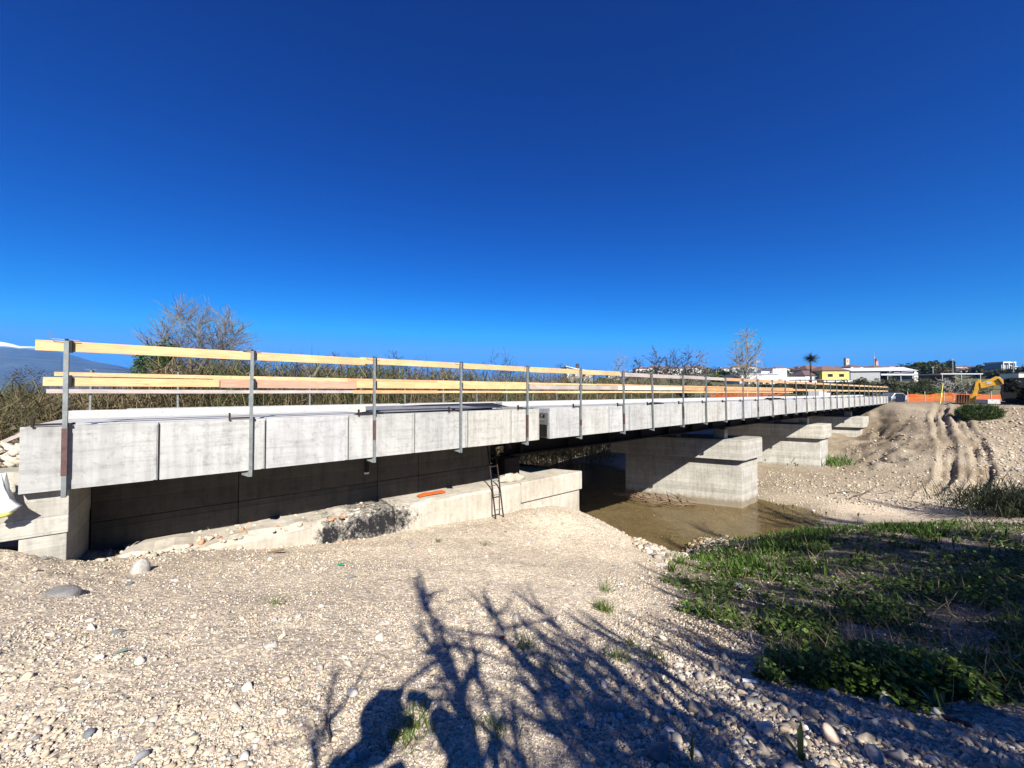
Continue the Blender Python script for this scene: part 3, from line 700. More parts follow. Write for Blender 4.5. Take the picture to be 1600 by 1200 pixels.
# slab stack and blocks standing on the far end of the deck
r = broot('block_stack', 50.5, 11, -.55, label='stack of pale concrete blocks standing on the far end of the deck', cat='block stack')
for i in range(3):
    m = MB(); m.quadbox(-1.6+i*1.5, -.2+i*1.5, 0, .9, 0, .75-.12*i); m.build('concrete_block', M_con2, r)

# ladder leaning into the dark gap
r = broot('ladder', 4.65, 7.9, -3.2, label='thin dark metal ladder leaning on the footing wall', cat='ladder')
b0 = B(5.85, 7.78); zl = g1(b0.x, b0.y)
A = [Vector((-.22+.3, -.2, zl+3.17)), Vector((.18+.35, -.2, zl+3.17))]; T_ = [Vector((-.1, .72, 1.95)), Vector((.28, .72, 1.95))]
A = [Vector((1.09, -.15, zl+3.2)), Vector((1.33, -.15, zl+3.2))]; T_ = [Vector((1.42, .72, 2.0)), Vector((1.66, .72, 2.0))]
for a_, t_ in zip(A, T_): MB().tube(a_, t_, .019, .019, 8).build('side_rail', M_darksteel, r)
for q in np.linspace(.10, .95, 6):
    MB().tube(A[0].lerp(T_[0], q), A[1].lerp(T_[1], q), .013, .013, 8).build('rung', M_galv if q < .45 else M_darksteel, r)  # upper rungs take darker steel to paint in the deck's shade

# ------------------------------------------------------------------ litter, sacks, timber on the left
p = W(4, 808, 4.62)
V = []; r = root('plastic_sack', (p.x-.16, p.y, p.z+.02), 0.3, 'crumpled white and yellow plastic sack hung at the left picture edge', 'sack'); r.scale = (.62, .62, .95)
def sack(prof, mat, nm, y0=0):
    m = MB(); ring = 12; H = len(prof)
    for j, (z, rx, ry, cx) in enumerate(prof):
        for i in range(ring):
            w = 2*math.pi*i/ring; q = (1+.28*math.sin(3*w+j*1.3)+.16*math.sin(7*w-j*2)+.1*math.sin(11*w+j))*.78
            m.v.append((cx+rx*q*math.cos(w), y0+ry*q*math.sin(w), z))
    for j in range(H-1):
        for i in range(ring): m.f.append((j*ring+i, j*ring+(i+1) % ring, (j+1)*ring+(i+1) % ring, (j+1)*ring+i))
    m.f += [tuple(reversed(range(ring))), tuple((H-1)*ring+i for i in range(ring))]
    return m.build(nm, mat, r, smooth=True)
sack([(-.02, .10, .08, .12), (.03, .17, .12, .2), (.10, .22, .14, .25), (.2, .16, .13, .18), (.36, .13, .1, .14), (.52, .1, .08, .13)], M_bagw, 'sack_body')
sack([(-.05, .06, .06, .1), (-.02, .14, .11, .17), (.02, .17, .13, .19), (.035, .12, .1, .17)], M_bagy, 'sack_bottom', -.02)
p0 = W(-30, 702, 7.4); p1 = W(27, 685, 7.6)
o = MB().quadbox(-.5, .5, -.02, .02, -.035, .035).build('timber_pole', M_wg, loc=(p0+p1)/2, rot=(0, -math.atan2(p1.z-p0.z, p1.x-p0.x), 0)); tag(o, 'old grey timber leaning behind the left end of the deck', 'timber')
for i, (px, py, Y, s, cn) in enumerate([(12, 728, 7.2, .22, 'tan'), (4, 748, 6.8, .16, 'beige'), (22, 742, 7.0, .11, 'pinkish'), (2, 715, 7.8, .25, 'beige')]):
    o = rock_obj('stone', STONE[cn], s, W(px, py, Y), 300+i, .06, .7); tag(o, ['broad tan slab on the rubble heap behind the deck end', 'pale boulder low on the rubble heap by the white sack', 'reddish stone wedged next to the left deck end', 'largest beige slab atop the rubble heap at the left edge'][i], 'stone')
# rubble heap that carries them
pts = []; sz = []
for i in range(420):
    t = U(-3.6, -1.78); D = U(8.2, 10.5); p = B(t, D); z = -.98+U(0, .16)
    pts.append((p.x, p.y, z)); sz.append(U(.03, .10))
scatter_rocks('rubble', pts, sz, M_peb, 'heap of pale rubble behind the left end of the deck')

# ------------------------------------------------------------------ pebbles and stones
PAL = np.array([[.56, .49, .385], [.53, .44, .32], [.48, .385, .27], [.30, .275, .24], [.20, .20, .20], [.48, .36, .28], [.68, .63, .54], [.53, .43, .29]])
PW = np.array([.22, .2, .2, .08, .05, .07, .08, .1])
VEG = [(1040, 905), (1055, 870), (1110, 862), (1130, 838), (1190, 815), (1330, 806), (1420, 800), (1700, 770), (1900, 780), (1900, 1230), (1700, 1210), (1600, 1175), (1500, 1118), (1400, 1095), (1290, 1085), (1215, 1050), (1190, 1000), (1120, 955)]
def inpoly(px, py, poly):
    r = np.zeros(len(px), bool); j = len(poly)-1
    for i in range(len(poly)):
        xi, yi = poly[i]; xj, yj = poly[j]
        m = ((yi > py) != (yj > py)) & (px < (xj-xi)*(py-yi)/(yj-yi+1e-9)+xi); r ^= m; j = i
    return r
def blocked(x, y):
    t, D = toTD(x, y)
    return ((t > -1.75) & (t < 9.45) & (D > 8.06) & (D < 17)) | ((t > -3.6) & (t < -1.3) & (D > 7.6))
def sample_ground(n, y0=1.3, y1=30, umax=1.42, mixf=.6):
    a = 1/U(1/y1, 1/y0, n); b = np.exp(U(np.log(y0), np.log(y1), n)); Y = np.where(U(0, 1, n) < mixf, a, b)
    X = U(-umax, umax, n)*Y; m = ~blocked(X, Y); X, Y = X[m], Y[m]; Z = hgt(X, Y); return X, Y, Z
X, Y, Z = sample_ground(185000, mixf=.75)
px, py = proj(X, Y, Z); iv = inpoly(px, py, VEG)
dens = .5*fbm(X/.7, Y/.7, 3, 60)+.5*fbm(X/2.6, Y/2.6, 3, 64); keep = (U(0, 1, len(X)) < np.clip((dens-.30)*4.0, .34, 1)) & (~iv | (U(0, 1, len(X)) < .35)) & (Z > -6.34)
X, Y, Z, px, py, iv = [a[keep] for a in (X, Y, Z, px, py, iv)]
n = len(X); rad = np.exp(Nn(np.log(.0050), .52, n)); rad = np.maximum(rad, U(.40, .95, n)*Y/387*.85)
big = U(0, 1, n) < .018; rad[big] *= 2.6; rad = np.minimum(rad, .03+.008*Y)
rgt = (px > 950) & (py > 880); rad = np.where(rgt, rad*1.35, rad)
rad = rad*np.clip(.45+1.25*fbm(X/1.6, Y/1.6, 3, 66), .6, 1.5); ci = RNG.choice(len(PAL), n, p=PW/PW.sum()); col = PAL[ci]*U(.78, 1.1, (n, 1))
wet = (Z < WZ)[:, None]; col = np.where(wet, col*np.array([.62, .58, .45]), col)
rpx_ = rad/Y*387
def octa(seed):
    r = np.random.default_rng(seed); v = np.array([[1, 0, 0], [-1, 0, 0], [0, 1, 0], [0, -1, 0], [0, 0, 1], [0, 0, -1.]])*r.uniform(.7, 1.15, (6, 1))+r.normal(size=(6, 3))*.12
    f = np.array([[0, 2, 4], [2, 1, 4], [1, 3, 4], [3, 0, 4], [2, 0, 5], [1, 2, 5], [3, 1, 5], [0, 3, 5]], np.int32); return v*np.array([1.15, .9, .7]), f
prT = [octa(i) for i in range(16)]; pr0 = [rock(0, .10, 600+i, .6) for i in range(16)]; pr1 = [rock(1, .03, 640+i, .58) for i in range(14)]
for nm, mask, pr, sm, lab in (('gravel', rpx_ < 1.25, prT, False, 'fine pale gravel covering the bank'), ('gravel', (rpx_ >= 1.25) & (rpx_ < 3.2), pr0, False, 'angular pale gravel covering the bank'), ('pebbles', rpx_ >= 3.2, pr1, True, 'rounded pale pebbles strewn over the bank')):
    k_ = int(mask.sum()); M = euler_mats(Nn(0, .45, k_), Nn(0, .45, k_), U(0, 6.3, k_))
    V, Fc, C = scatter(pr, np.c_[X, Y, Z+rad*.15][mask], M, rad[mask]*(1.25 if pr is prT else 1), RNG.integers(0, len(pr), k_), col[mask])
    tag(link(nm, np_mesh(nm, V, Fc, M_peb, C, sm)), lab, kind='stuff')
    print('COUNT', nm, k_, len(Fc))

# rocks at the water's edge and rubble on the far bank
def band(poly, n, s0, s1, y0, y1, u0, u1):
    o = []; s = []
    YY = np.exp(U(np.log(y0), np.log(y1), n*8)); XX = U(u0, u1, n*8)*YY; ZZ = hgt(XX, YY); a, b = proj(XX, YY, ZZ)
    m = inpoly(a, b, poly) & ~blocked(XX, YY) & (ZZ > -6.3); XX, YY, ZZ = XX[m][:n], YY[m][:n], ZZ[m][:n]
    s = U(0, 1, len(XX))**2.5*(s1-s0)+s0; return np.c_[XX, YY, ZZ+s*.2], s
P1, S1 = band([(985, 842), (1060, 835), (1150, 838), (1130, 858), (1040, 880), (1000, 860)], 900, .04, .13, 6, 18, .25, .7)
P2, S2 = band([(1190, 735), (1300, 755), (1420, 770), (1620, 760), (1620, 800), (1400, 795), (1300, 785), (1200, 765)], 900, .03, .11, 17, 30, .6, 1.4)
P3, S3 = band([(1300, 720), (1400, 640), (1440, 640), (1420, 760), (1300, 765)], 520, .03, .13, 20, 45, .75, 1.1)
P4, S4 = band([(1540, 640), (1640, 635), (1640, 780), (1560, 770), (1520, 690)], 1500, .03, .15, 18, 45, 1.15, 1.45)
P5, S5 = band([(770, 705), (960, 695), (960, 725), (780, 725)], 260, .06, .2, 25, 45, -.1, .3)
P6, S6 = band([(1440, 640), (1540, 640), (1560, 770), (1430, 770)], 260, .04, .12, 20, 45, 1.0, 1.3)
PP = np.concatenate([P1, P2, P3, P4, P5, P6]); SS = np.concatenate([S1, S2, S3, S4, S5, S6])
o = scatter_rocks('rubble', PP, SS, M_peb, 'loose broken stones along the channel and far dirt bank', PAL[RNG.choice(len(PAL), len(PP), p=PW/PW.sum())]*U(.5, 1.0, (len(PP), 1)), sub=0)

# individual stones (the ones that show largest)
hand = [(218, 893, .115, 'white', 'angular whitish stone standing up near the abutment shadow', 1.15), (92, 930, .17, 'grey', 'largest grey flat boulder half sunk in the gravel at the left', .26), (58, 857, .12, 'pinkish', 'rounded mauve boulder against the left end block', .7),
        (1150, 918, .13, 'bluish grey', 'bluish grey boulder at the edge of the weeds', .75), (1205, 888, .15, 'tan', 'long pale tan rock pointing out of the weeds', .7), (1094, 1118, .062, 'tan', 'smooth tan egg shaped stone among dark shadows', .9),
        (1034, 1188, .058, 'grey', 'round grey stone at the bottom edge in shade', .8), (430, 970, .05, 'white', 'oval white stone alone on the open gravel', .6), (422, 1014, .045, 'white', 'bright white rounded stone below the oval white one', .6),
        (1172, 1098, .05, 'grey', 'flat grey stone below the litter in striped shade', .5), (1268, 1122, .07, 'tan', 'broad flat beige stone right of the tall broad leaf shoot', .45), (140, 1150, .03, 'bluish grey', 'dark bluish pebble near the lower left corner', .8),
        (550, 1085, .036, 'white', 'white stone left of the photographer shadow', .7), (1414, 1151, .04, 'white', 'rounded whitish stone at the lower right', .7), (1355, 1160, .05, 'beige', 'angular beige stone near the lower right corner', .7),
        (485, 950, .035, 'beige', 'beige stone on the open gravel in front of the wall', .6), (185, 990, .045, 'bluish grey', 'flat bluish grey stone on the left gravel', .45), (655, 950, .04, 'beige', 'beige stone just left of the highest shadow', .7)]
SP = {}
for cn, mt in STONE.items():
    for i in range(3):
        V, Fc = rock(2, .018, 800+i+len(SP)*3, .62); SP[(cn, i)] = np_mesh('stone', V, Fc, mt, None, True)
def ground_at_pixel(px, py):
    u, v = ray(px, py); Ys = np.geomspace(1.0, 60, 500); Zs = hgt(u*Ys, Ys); d = Zs-v*Ys
    i = int(np.argmax(d > 0)); return Vector((u*Ys[i], Ys[i], Zs[i]))
hpos = []
for i, (a, b, s, cn, lab, fl) in enumerate(hand):
    if 'angular' in lab:
        V, Fc = rock(1, .09, 950+i, .7); SP[(cn, i % 3)] = np_mesh('stone', V, Fc, STONE[cn], None, False)
    p = ground_at_pixel(a, b); o = link('stone', SP[(cn, (i+(2 if i == 1 else 0)) % 3)], None, (p.x, p.y, p.z+s*(.12 if i != 1 else -.05)*fl), (U(-.07, .07), U(-.07, .07), U(0, 6)), (s, s, s*fl/.62)); tag(o, lab, 'stone'); hpos.append(p)
X, Y, Z = sample_ground(1500, 1.5, 16, 1.35, .75); px, py = proj(X, Y, Z)
ok = (px > -20) & (px < 1620) & (py < 1230) & (Z > -6.05); X, Y, Z, px, py = [a[ok] for a in (X, Y, Z, px, py)]
cnames = list(STONE); cnt = 0
def region(px, py, Y, iv):
    if iv: return 'among the green weeds', 'right of the picture' if px > 1350 else 'near the weeds edge'
    if px < 400 and py < 960: return 'on the gravel before the left end block', ''
    if px < 400: return 'on the open gravel at the lower left', ''
    if px < 760 and py < 900: return 'on the gravel below the footing wall', ''
    if px < 760 and py < 1060: return 'on the open gravel in the middle', ''
    if px < 760: return 'beside the photographer shadow', ''
    if px < 1050 and py < 960: return 'on the mound sloping to the river', ''
    if px < 1050: return 'between the tall plant shadows', ''
    return 'on the striped gravel at the lower right', ''
ivs = inpoly(px, py, VEG)
for i in range(len(X)):
    if cnt >= 275: break
    if any((X[i]-q.x)**2+(Y[i]-q.y)**2 < .03 for q in hpos): continue
    rpx = np.exp(Nn(np.log(4.0), .38)); s = min(rpx*Y[i]/387*.62, .10)
    if px[i] > 1000: s *= 1.25
    cn = random.choices(cnames, [.2, .22, .17, .1, .08, .23])[0]
    sh = 'flat ' if random.random() < .4 else 'rounded '; fl = .5 if sh == 'flat ' else .85
    o = link('stone', SP[(cn, random.randrange(3))], None, (X[i], Y[i], Z[i]+s*.12), (U(-.3, .3), U(-.3, .3), U(0, 6.3)), (s, s*U(.7, 1), s*fl))
    rg = region(px[i], py[i], Y[i], ivs[i])[0]
    tag(o, 'small '+sh+cn+' stone '+rg, 'stone', 'small '+sh+cn+' stones '+rg); cnt += 1

def ordinal_labels(objs, unit):
    by = {}
    for o in objs: by.setdefault(o['label'], []).append(o)
    W_ = ['first', 'second', 'third', 'fourth', 'fifth', 'sixth', 'seventh', 'eighth', 'ninth', 'tenth', 'eleventh', 'twelfth']
    for lb, l in by.items():
        if len(l) < 2: continue
        l.sort(key=lambda o: o.location.x/max(o.location.y, .1))
        for i, o in enumerate(l):
            if i < 12: o['label'] = lb+', '+W_[i]+' from left'
ordinal_labels([o for o in bpy.data.objects if o.get('group', '').startswith('small ') and o.get('category') == 'stone'], '')
# small litter
def bit(name, px, py, size, mat, lab, cat, rz=0):
    p = ground_at_pixel(px, py); a, b, c_ = size
    o = MB().prismY([(-a, 0), (-a*.3, c_*.4), (a, c_), (a*.8, c_+.004), (-a*.4, c_*.4+.006), (-a, .006)], -b, b).build(name, mat, loc=(p.x, p.y, p.z+.01), rot=(0, 0, rz)); return tag(o, lab, cat)
bit('plastic_strip', 1410, 1025, (.09, .012, .02), M_green, 'green plastic strip lying in the weeds', 'litter', -.5)
bit('paper_scrap', 1172, 1069, (.045, .012, .008), M_paper, 'white paper scrap on the dark gravel by the weeds', 'litter', -.3)
bit('plastic_scrap', 532, 885, (.05, .03, .02), M_green, 'small green plastic scrap on the gravel below the tar stain', 'litter', .2)
bit('tile_shard', 784, 1000, (.02, .014, .01), M_redp, 'small red tile shard between the plant shadows', 'litter', .3)
bit('glass_shard', 190, 1022, (.03, .01, .01), simple('green_glass', (.12, .2, .15), .3), 'dull green glass shard on the left gravel', 'litter', .5)
bit('wood_scrap', 430, 865, (.13, .05, .03), M_wb, 'dark brown wood scrap by the foot of the footing wall', 'wood scrap', .3)
bit('wood_chip', 1405, 1078, (.06, .02, .02), M_wy, 'pale yellow wood chip at the lower edge of the weeds', 'wood scrap', .15)
o = MB().prismY([(-.34, 0), (-.1, .012), (.3, .0), (.36, .02), (.12, .03), (.0, .02), (-.12, .04), (-.3, .015)], -.12, .06).build('net_scrap', M_orange, loc=B(4.4, 8.6, -2.46), rot=(0, 0, TH)); tag(o, 'crumpled orange net scrap lying on the footing wall top', 'net scrap')
def stick(px, py, L, r0, rz, el, mat, lab, nm='twig'):
    p = ground_at_pixel(px, py); m = MB(); q = Vector((0, 0, .01)); d = Vector((math.cos(rz)*math.cos(el), math.sin(rz)*math.cos(el), math.sin(el)))
    pts_ = [q+d*L*f+Vector((0, 0, .03*L*math.sin(f*7)))+Vector((.04*L*math.sin(f*9+px), 0, 0)) for f in np.linspace(0, 1, 7)]
    m.path(pts_, [r0*(1-.5*f) for f in np.linspace(0, 1, 7)], 6)
    for f in (2, 4): m.tube(pts_[f], pts_[f]+Vector((U(-.2, .2), U(-.2, .2), .1))*L, r0*.4, r0*.2, 5)
    return tag(m.build(nm, mat, loc=p, smooth=True), lab, 'stick')
stick(515, 1165, .12, .006, 2.2, .6, M_barkd, 'dark curved root left of the photographer shadow')
stick(1178, 1010, .3, .012, 1.3, .5, M_bark, 'crooked dead root at the edge of the weeds')
stick(1460, 1120, .75, .014, -.8, .03, M_barkd, 'long dark stick lying in the lower right gravel')
stick(1300, 772, 3.4, .025, .0, .02, M_barkd, 'long thin dead branch lying on the gravel bar')
stick(1330, 782, 3.2, .02, .5, .1, M_barkd, 'dead branch slanting up over the gravel bar')

# driftwood at the pier foot
m = MB()
for i in range(60):
    D = U(9.9, 13.2); t = 22.0-.49*(D-8.35)-U(0, .9); p = B(t, D, -6.08+U(0, .35)); a_ = U(-.6, .6)+2.7; L = U(.4, 1.5)
    m.tube(p, p+Vector((math.cos(a_)*L*.8, math.sin(a_)*L, U(-.15, .3))), U(.01, .035), .008, 5)
tag(m.build('driftwood', M_wb), 'tangle of driftwood branches washed against the nearest pier', 'driftwood', kind='stuff')
rg_ = bpy.data.objects['driftwood']; del rg_['category']

# ------------------------------------------------------------------ vegetation tools
def leaf_quads(pts, size, cols, name, label, kind='stuff', mat=None, droop=.5, narrow=.45, parent=None, upbias=.0, link_it=True):
    n = len(pts); pv = np.array([[0, 0, 0], [.5, -narrow, .12], [1, 0, -.1], [.5, narrow, .12]]); pf = np.array([[0, 1, 2, 3]])
    M = euler_mats(U(-.9, .9, n), -U(-droop, droop+upbias, n), U(0, 6.3, n)); s = np.asarray(size)*np.ones(n)*U(.6, 1.3, n)
    V, Fc, C = scatter([(pv, pf)], np.asarray(pts), M, s, np.zeros(n, int), cols)
    me = np_mesh(name, V, Fc, mat or M_leaf, C)
    if not link_it: return me
    o = link(name, me, parent); 
    if label: tag(o, label, kind=kind)
    return o
def blades_mesh(pts, length, width, cols, lean=.35, name='grass', mat=None, segs=4, curve=.6):
    n = len(pts); z = np.linspace(0, 1, segs+1); w = np.sin(np.clip((1-z), 0, 1)*1.5)*.5+.02
    x = curve*z**2; pv = []
    for i in range(segs+1): pv += [[x[i], -w[i], z[i]], [x[i], w[i], z[i]]]
    pv = np.array(pv); pf = np.array([[2*i, 2*i+1, 2*i+3, 2*i+2] for i in range(segs)])
    M = euler_mats(Nn(0, lean*.6, n), Nn(lean*.3, lean*.6, n), U(0, 6.3, n)); L = np.asarray(length)*np.ones(n)
    scl = np.c_[L*U(.4, 1.2, n), width*np.ones(n), L]
    V, Fc, C = scatter([(pv, pf)], np.asarray(pts), M, scl, np.zeros(n, int), cols)
    return np_mesh(name, V, Fc, mat or M_leaf, C)
def colvar(n, a, b, v=.25):
    f = U(0, 1, (n, 1)); return (np.array(a)*(1-f)+np.array(b)*f)*U(1-v, 1+v, (n, 1))

# ---- weeds on the right
def veg_points(n, poly, y0=2.2, y1=14, u0=.3, u1=1.5, thr=.44, scale=.55):
    YY = 1/U(1/y1, 1/y0, n*6); XX = U(u0, u1, n*6)*YY; ZZ = hgt(XX, YY); a, b = proj(XX, YY, ZZ)
    nz = fbm(XX/scale, YY/scale, 3, 71); m = inpoly(a+(fbm(XX/.45, YY/.45, 3, 72)-.45)*230+Nn(0, 9, len(a)), b+(fbm(XX/.5, YY/.5, 3, 73)-.45)*60, poly) & (nz+Nn(0, .055, len(nz)) > thr) & ~blocked(XX, YY)
    return np.c_[XX, YY, ZZ][m][:n]
P = veg_points(24000, VEG, thr=.43)
n = len(P); hgtv = U(0, 1, n)**1.6*.13*np.clip(fbm(P[:, 0]/.55, P[:, 1]/.55, 3, 71)*4-1.2, .3, 1.6)*(.6+.8*vnoise(P[:, 0]*1.5, P[:, 1]*1.5, 5)); P[:, 2] += hgtv
leaf_quads(P, .034+.0038*P[:, 1], colvar(n, (.035, .07, .010), (.12, .19, .03), .4), 'ground_cover', 'low green leafy weeds covering the shaded bank', droop=.5, narrow=.38)
P = veg_points(3600, VEG, thr=.46, scale=.6); n = len(P)
tag(link('grass', blades_mesh(P, U(.05, .15, n)*(1+.03*P[:, 1]), .007+.0014*P[:, 1], colvar(n, (.05, .10, .015), (.13, .19, .04)), name='grass')), 'thin grass blades growing through the weeds', kind='stuff')
TOP = [(1050, 900), (1060, 868), (1130, 838), (1190, 815), (1330, 806), (1500, 812), (1500, 850), (1330, 850), (1240, 870), (1180, 900)]
P = veg_points(5200, TOP, 6, 13.5, .4, 1.3, .47, .33); n = len(P)
tag(link('tall_grass', blades_mesh(P, U(.06, .2, n)*(.5+1.2*vnoise(P[:, 0]*1.3, P[:, 1]*1.3, 61)), .024, colvar(n, (.035, .08, .010), (.11, .18, .025), .4), name='tall_grass')), 'taller bright green grass on the rim above the river', kind='stuff')
P = veg_points(2600, VEG, thr=.36, scale=.4); n = len(P); P[:, 2] += .01
tag(link('dead_stems', blades_mesh(P, U(.08, .3, n)*(1+.03*P[:, 1]), .004+.001*P[:, 1], colvar(n, (.14, .10, .055), (.34, .27, .16)), 1.5, 'dead_stems', M_dry, 3, .3)), 'dry dead stems and leaf litter among the weeds', kind='stuff')
# stray tufts, each its own plant
def tuft(px, py, L, nb, lab, w=.006, cols=((.07, .12, .02), (.16, .2, .05)), r=.05, cat='grass tuft', nm='grass_tuft', grp=None):
    p = ground_at_pixel(px, py); q = np.c_[Nn(0, r, nb), Nn(0, r, nb), np.zeros(nb)]
    o = link(nm, blades_mesh(q, U(.4, 1, nb)*L, w, colvar(nb, *cols), .5, nm), None, p); return tag(o, lab, cat, grp)
for a in [(948, 925, .22, 40, 'grass tuft leaning left on the mound by the dark shadow'), (943, 955, .16, 160, 'roundest bright green grass tuft on the mound'), (640, 1150, .09, 90, 'green tuft inside the hole of the photographer shadow'),
          (648, 1115, .08, 50, 'small tuft at the top of the lit hole in the shadow'), (860, 1050, .1, 25, 'small green sprig between two tall plant shadows'), (965, 1030, .11, 90, 'tuft of grass in the shaded middle right gravel'),
          (1020, 1030, .09, 60, 'bright tuft right of the middle plant shadows'), (985, 1010, .09, 50, 'dim grass tuft above the shaded gravel'), (820, 1015, .14, 40, 'pale sprig at the base of a tall shadow'), (712, 815, .2, 40, 'weed sprouting against the footing wall left of the ladder'),
          (683, 848, .14, 40, 'weed tuft below the footing wall'), (758, 852, .16, 30, 'dark weed tuft below the ladder'), (530, 882, .1, 14, 'tiny weed by the green plastic scrap'), (430, 945, .09, 45, 'dry weed on the open gravel in the middle left'), (1145, 968, .12, 90, 'grass patch just left of the weeds'), (630, 1160, .09, 60, 'tuft at the bottom of the lit hole in the shadow'), (778, 1140, .1, 40, 'dim tuft inside the plant shadows at the bottom')]:
    tuft(*a)
for i, (a, b, L, nb, lab) in enumerate([(1215, 716, .8, 700, 'green weeds at the foot of the second pier, left clump'), (1252, 722, .9, 600, 'green weeds at the foot of the second pier, middle clump'), (1296, 724, 1.0, 260, 'green weed clump at the corner of the second pier')]):
    tuft(a, b, L, nb, lab, .06, ((.05, .10, .015), (.11, .19, .03)), .8, 'weed clump', 'weed_clump')
# broad leaved shoots
def shoot(px, py, leaves, lab, nm='broadleaf_shoot', col=(.09, .16, .03)):
    p = ground_at_pixel(px, py); r = root(nm, p, 0, lab, 'plant')
    for (L, w, az, el, cv) in leaves:
        m = MB(); S = 8; rows = []
        for i in range(S+1):
            f = i/S; wd = w*math.sin(min(1, f*1.15+.12)*math.pi)**.8 if f < .98 else .001
            e = el-cv*f; x = L*f*math.cos(e); z = L*f*math.sin(el-cv*f*.5)
            rows.append([(x, -wd, z+wd*.35), (x, 0, z), (x, wd, z+wd*.35)])
        for q in rows: m.v += q
        for i in range(S):
            for j in range(2): m.f.append((i*3+j, i*3+j+1, i*3+j+4, i*3+j+3))
        o = m.build('leaf', M_blade, r, smooth=True); o.rotation_euler = (0, 0, az)
    return r
kb = NT('broad_leaf'); v = kb.coord((1, 1, 1)); nb_ = kb.noise(v, 18, 3); cb = kb.mix(nb_.outputs[0], (.05, .11, .015), (.13, .21, .04)); kb.fin(cb, .4, None, 0, .5)
tl = kb.new('BsdfTranslucent'); kb.l(cb, tl.inputs[0]); ms_ = kb.new('MixShader'); ms_.inputs[0].default_value = .3
kb.l(kb.b.outputs[0], ms_.inputs[1]); kb.l(tl.outputs[0], ms_.inputs[2]); kb.l(ms_.outputs[0], kb.out.inputs[0]); M_blade = kb.m
shoot(1252, 1192, [(.24, .022, 1.9, 1.5, -.1), (.15, .02, 2.6, 1.0, .2), (.05, .01, .4, .8, .3)], 'tall folded broad leaf shoot at the lower right foreground')
shoot(1268, 905, [(.42, .018, 1.6, 1.48, .0), (.36, .016, .3, 1.4, .1), (.3, .012, 3.5, 1.35, -.1)], 'pale green reed shoot standing in the weeds, left of a pair')
shoot(1290, 908, [(.38, .014, 1.2, 1.46, .0), (.33, .014, 4.3, 1.38, .1)], 'thinner pale reed shoot standing in the weeds, right of a pair')
shoot(1082, 1195, [(.16, .006, 1.2, 1.45, .0), (.13, .005, 3.5, 1.35, .1)], 'thin yellowish shoot at the bottom edge')
shoot(1465, 1110, [(.13, .018, .3, 1.1, .3), (.13, .02, 2.0, .9, .4), (.12, .02, 3.6, .8, .4), (.14, .02, 5.0, 1.0, .3), (.16, .014, 1.4, 1.45, 0)], 'leafy green plant at the right lower edge of the weeds')
shoot(1400, 1085, [(.12, .024, .5, .7, .4), (.12, .022, 2.4, .8, .4), (.12, .02, 4.2, .6, .3)], 'broad leaved plant above the pale wood chip')
shoot(1230, 1060, [(.12, .012, 1.0, 1.3, .1), (.1, .012, 3.0, 1.0, .3), (.11, .013, 5.0, .9, .3)], 'small leafy shoot at the near rim of the weeds')
for i, (a, b) in enumerate([(1490, 860), (1520, 850), (1545, 868), (1572, 845), (1590, 870), (1340, 870), (1225, 905), (1455, 880)]):
    shoot(a, b, [(U(.3, .55), .014, U(0, 6), 1.45, .0), (U(.2, .4), .013, U(0, 6), 1.3, .1), (U(.2, .35), .012, U(0, 6), 1.35, .1)], ['first', 'second', 'third', 'fourth', 'fifth'][i]+' green reed shoot from the left in the right hand row' if i < 5 else ['lone reed shoot in the dark middle of the weeds', 'short reed shoot near the pale tan rock', 'short reed shoot right of the dark weed middle'][i-5])
# dry stalks
def stalk(px, py, H, lab, lean=.1, r0=.008, plume=True):
    p = ground_at_pixel(px, py); m = MB(); pts_ = [Vector((lean*H*f*f, 0, H*f)) for f in np.linspace(0, 1, 6)]
    m.path(pts_, [r0*(1-.6*f) for f in np.linspace(0, 1, 6)], 6)
    if plume:
        for i in range(14):
            f = U(.8, 1); b_ = pts_[-1]*f; m.tube(b_, b_+Vector((U(-.05, .05), U(-.05, .05), U(.03, .1))), .012, .004, 5)
    r = root('dry_stalk', p, 0, lab, 'dry stalk'); m.build('stem', M_barkd, r, smooth=True); return r
stalk(1228, 826, 1.1, 'tall dark seed stalk rising left of the others', -.12); stalk(1238, 815, .75, 'shorter dry stalk right of the tall seed stalk', .06); stalk(1198, 826, .55, 'leaning dry stalk at the river rim', -.3, .008, False)
stalk(1106, 845, .42, 'pale short broken cane by the white rocks', -.08, .012, False); stalk(1290, 822, .6, 'thin dry stalk above the bright grass', .05); stalk(1552, 800, .9, 'dark upright stake on the bank at the right', 0, .03, False); stalk(1340, 822, .5, 'last thin dry stalk before the dark thicket', .1)

# ---- tall plants behind and beside the photographer (they throw the foreground shadows)
def cane(seed, H, nl, plume):
    r = np.random.default_rng(seed); m = MB(); lean = r.uniform(-.12, .12); ly = r.uniform(-.12, .12)
    P_ = lambda f: Vector((lean*H*f*f, ly*H*f*f, H*f))
    m.path([P_(f) for f in np.linspace(0, 1, 9)], [.014*(1-.65*f) for f in np.linspace(0, 1, 9)], 6)
    st = m.mesh('stem', M_bark, smooth=True)
    q = []; 
    for i in range(nl): f = .25+.73*i/nl; q.append(P_(f))
    q = np.array([tuple(a) for a in q]); n = len(q)
    global RNG
    lm = blades_mesh(q, r.uniform(.3, .7, n), .045, colvar(n, (.06, .08, .02), (.18, .14, .07)), .9, 'foliage', M_dry, 5, .9)
    pm = None
    if plume:
        k_ = 90; f = r.uniform(.9, 1.08, k_); q = np.array([tuple(P_(a)) for a in f])
        pm = blades_mesh(q, r.uniform(.08, .2, k_), .014, colvar(k_, (.3, .24, .16), (.4, .33, .22)), .6, 'plume', M_dry, 2, .3)
    return st, lm, pm
canes = [cane(20+i, 1.0, 16, True) if False else cane(20+i, 3.4+.3*i, 46, True) for i in range(5)]
GR = 'tall reed plants standing behind the photographer'
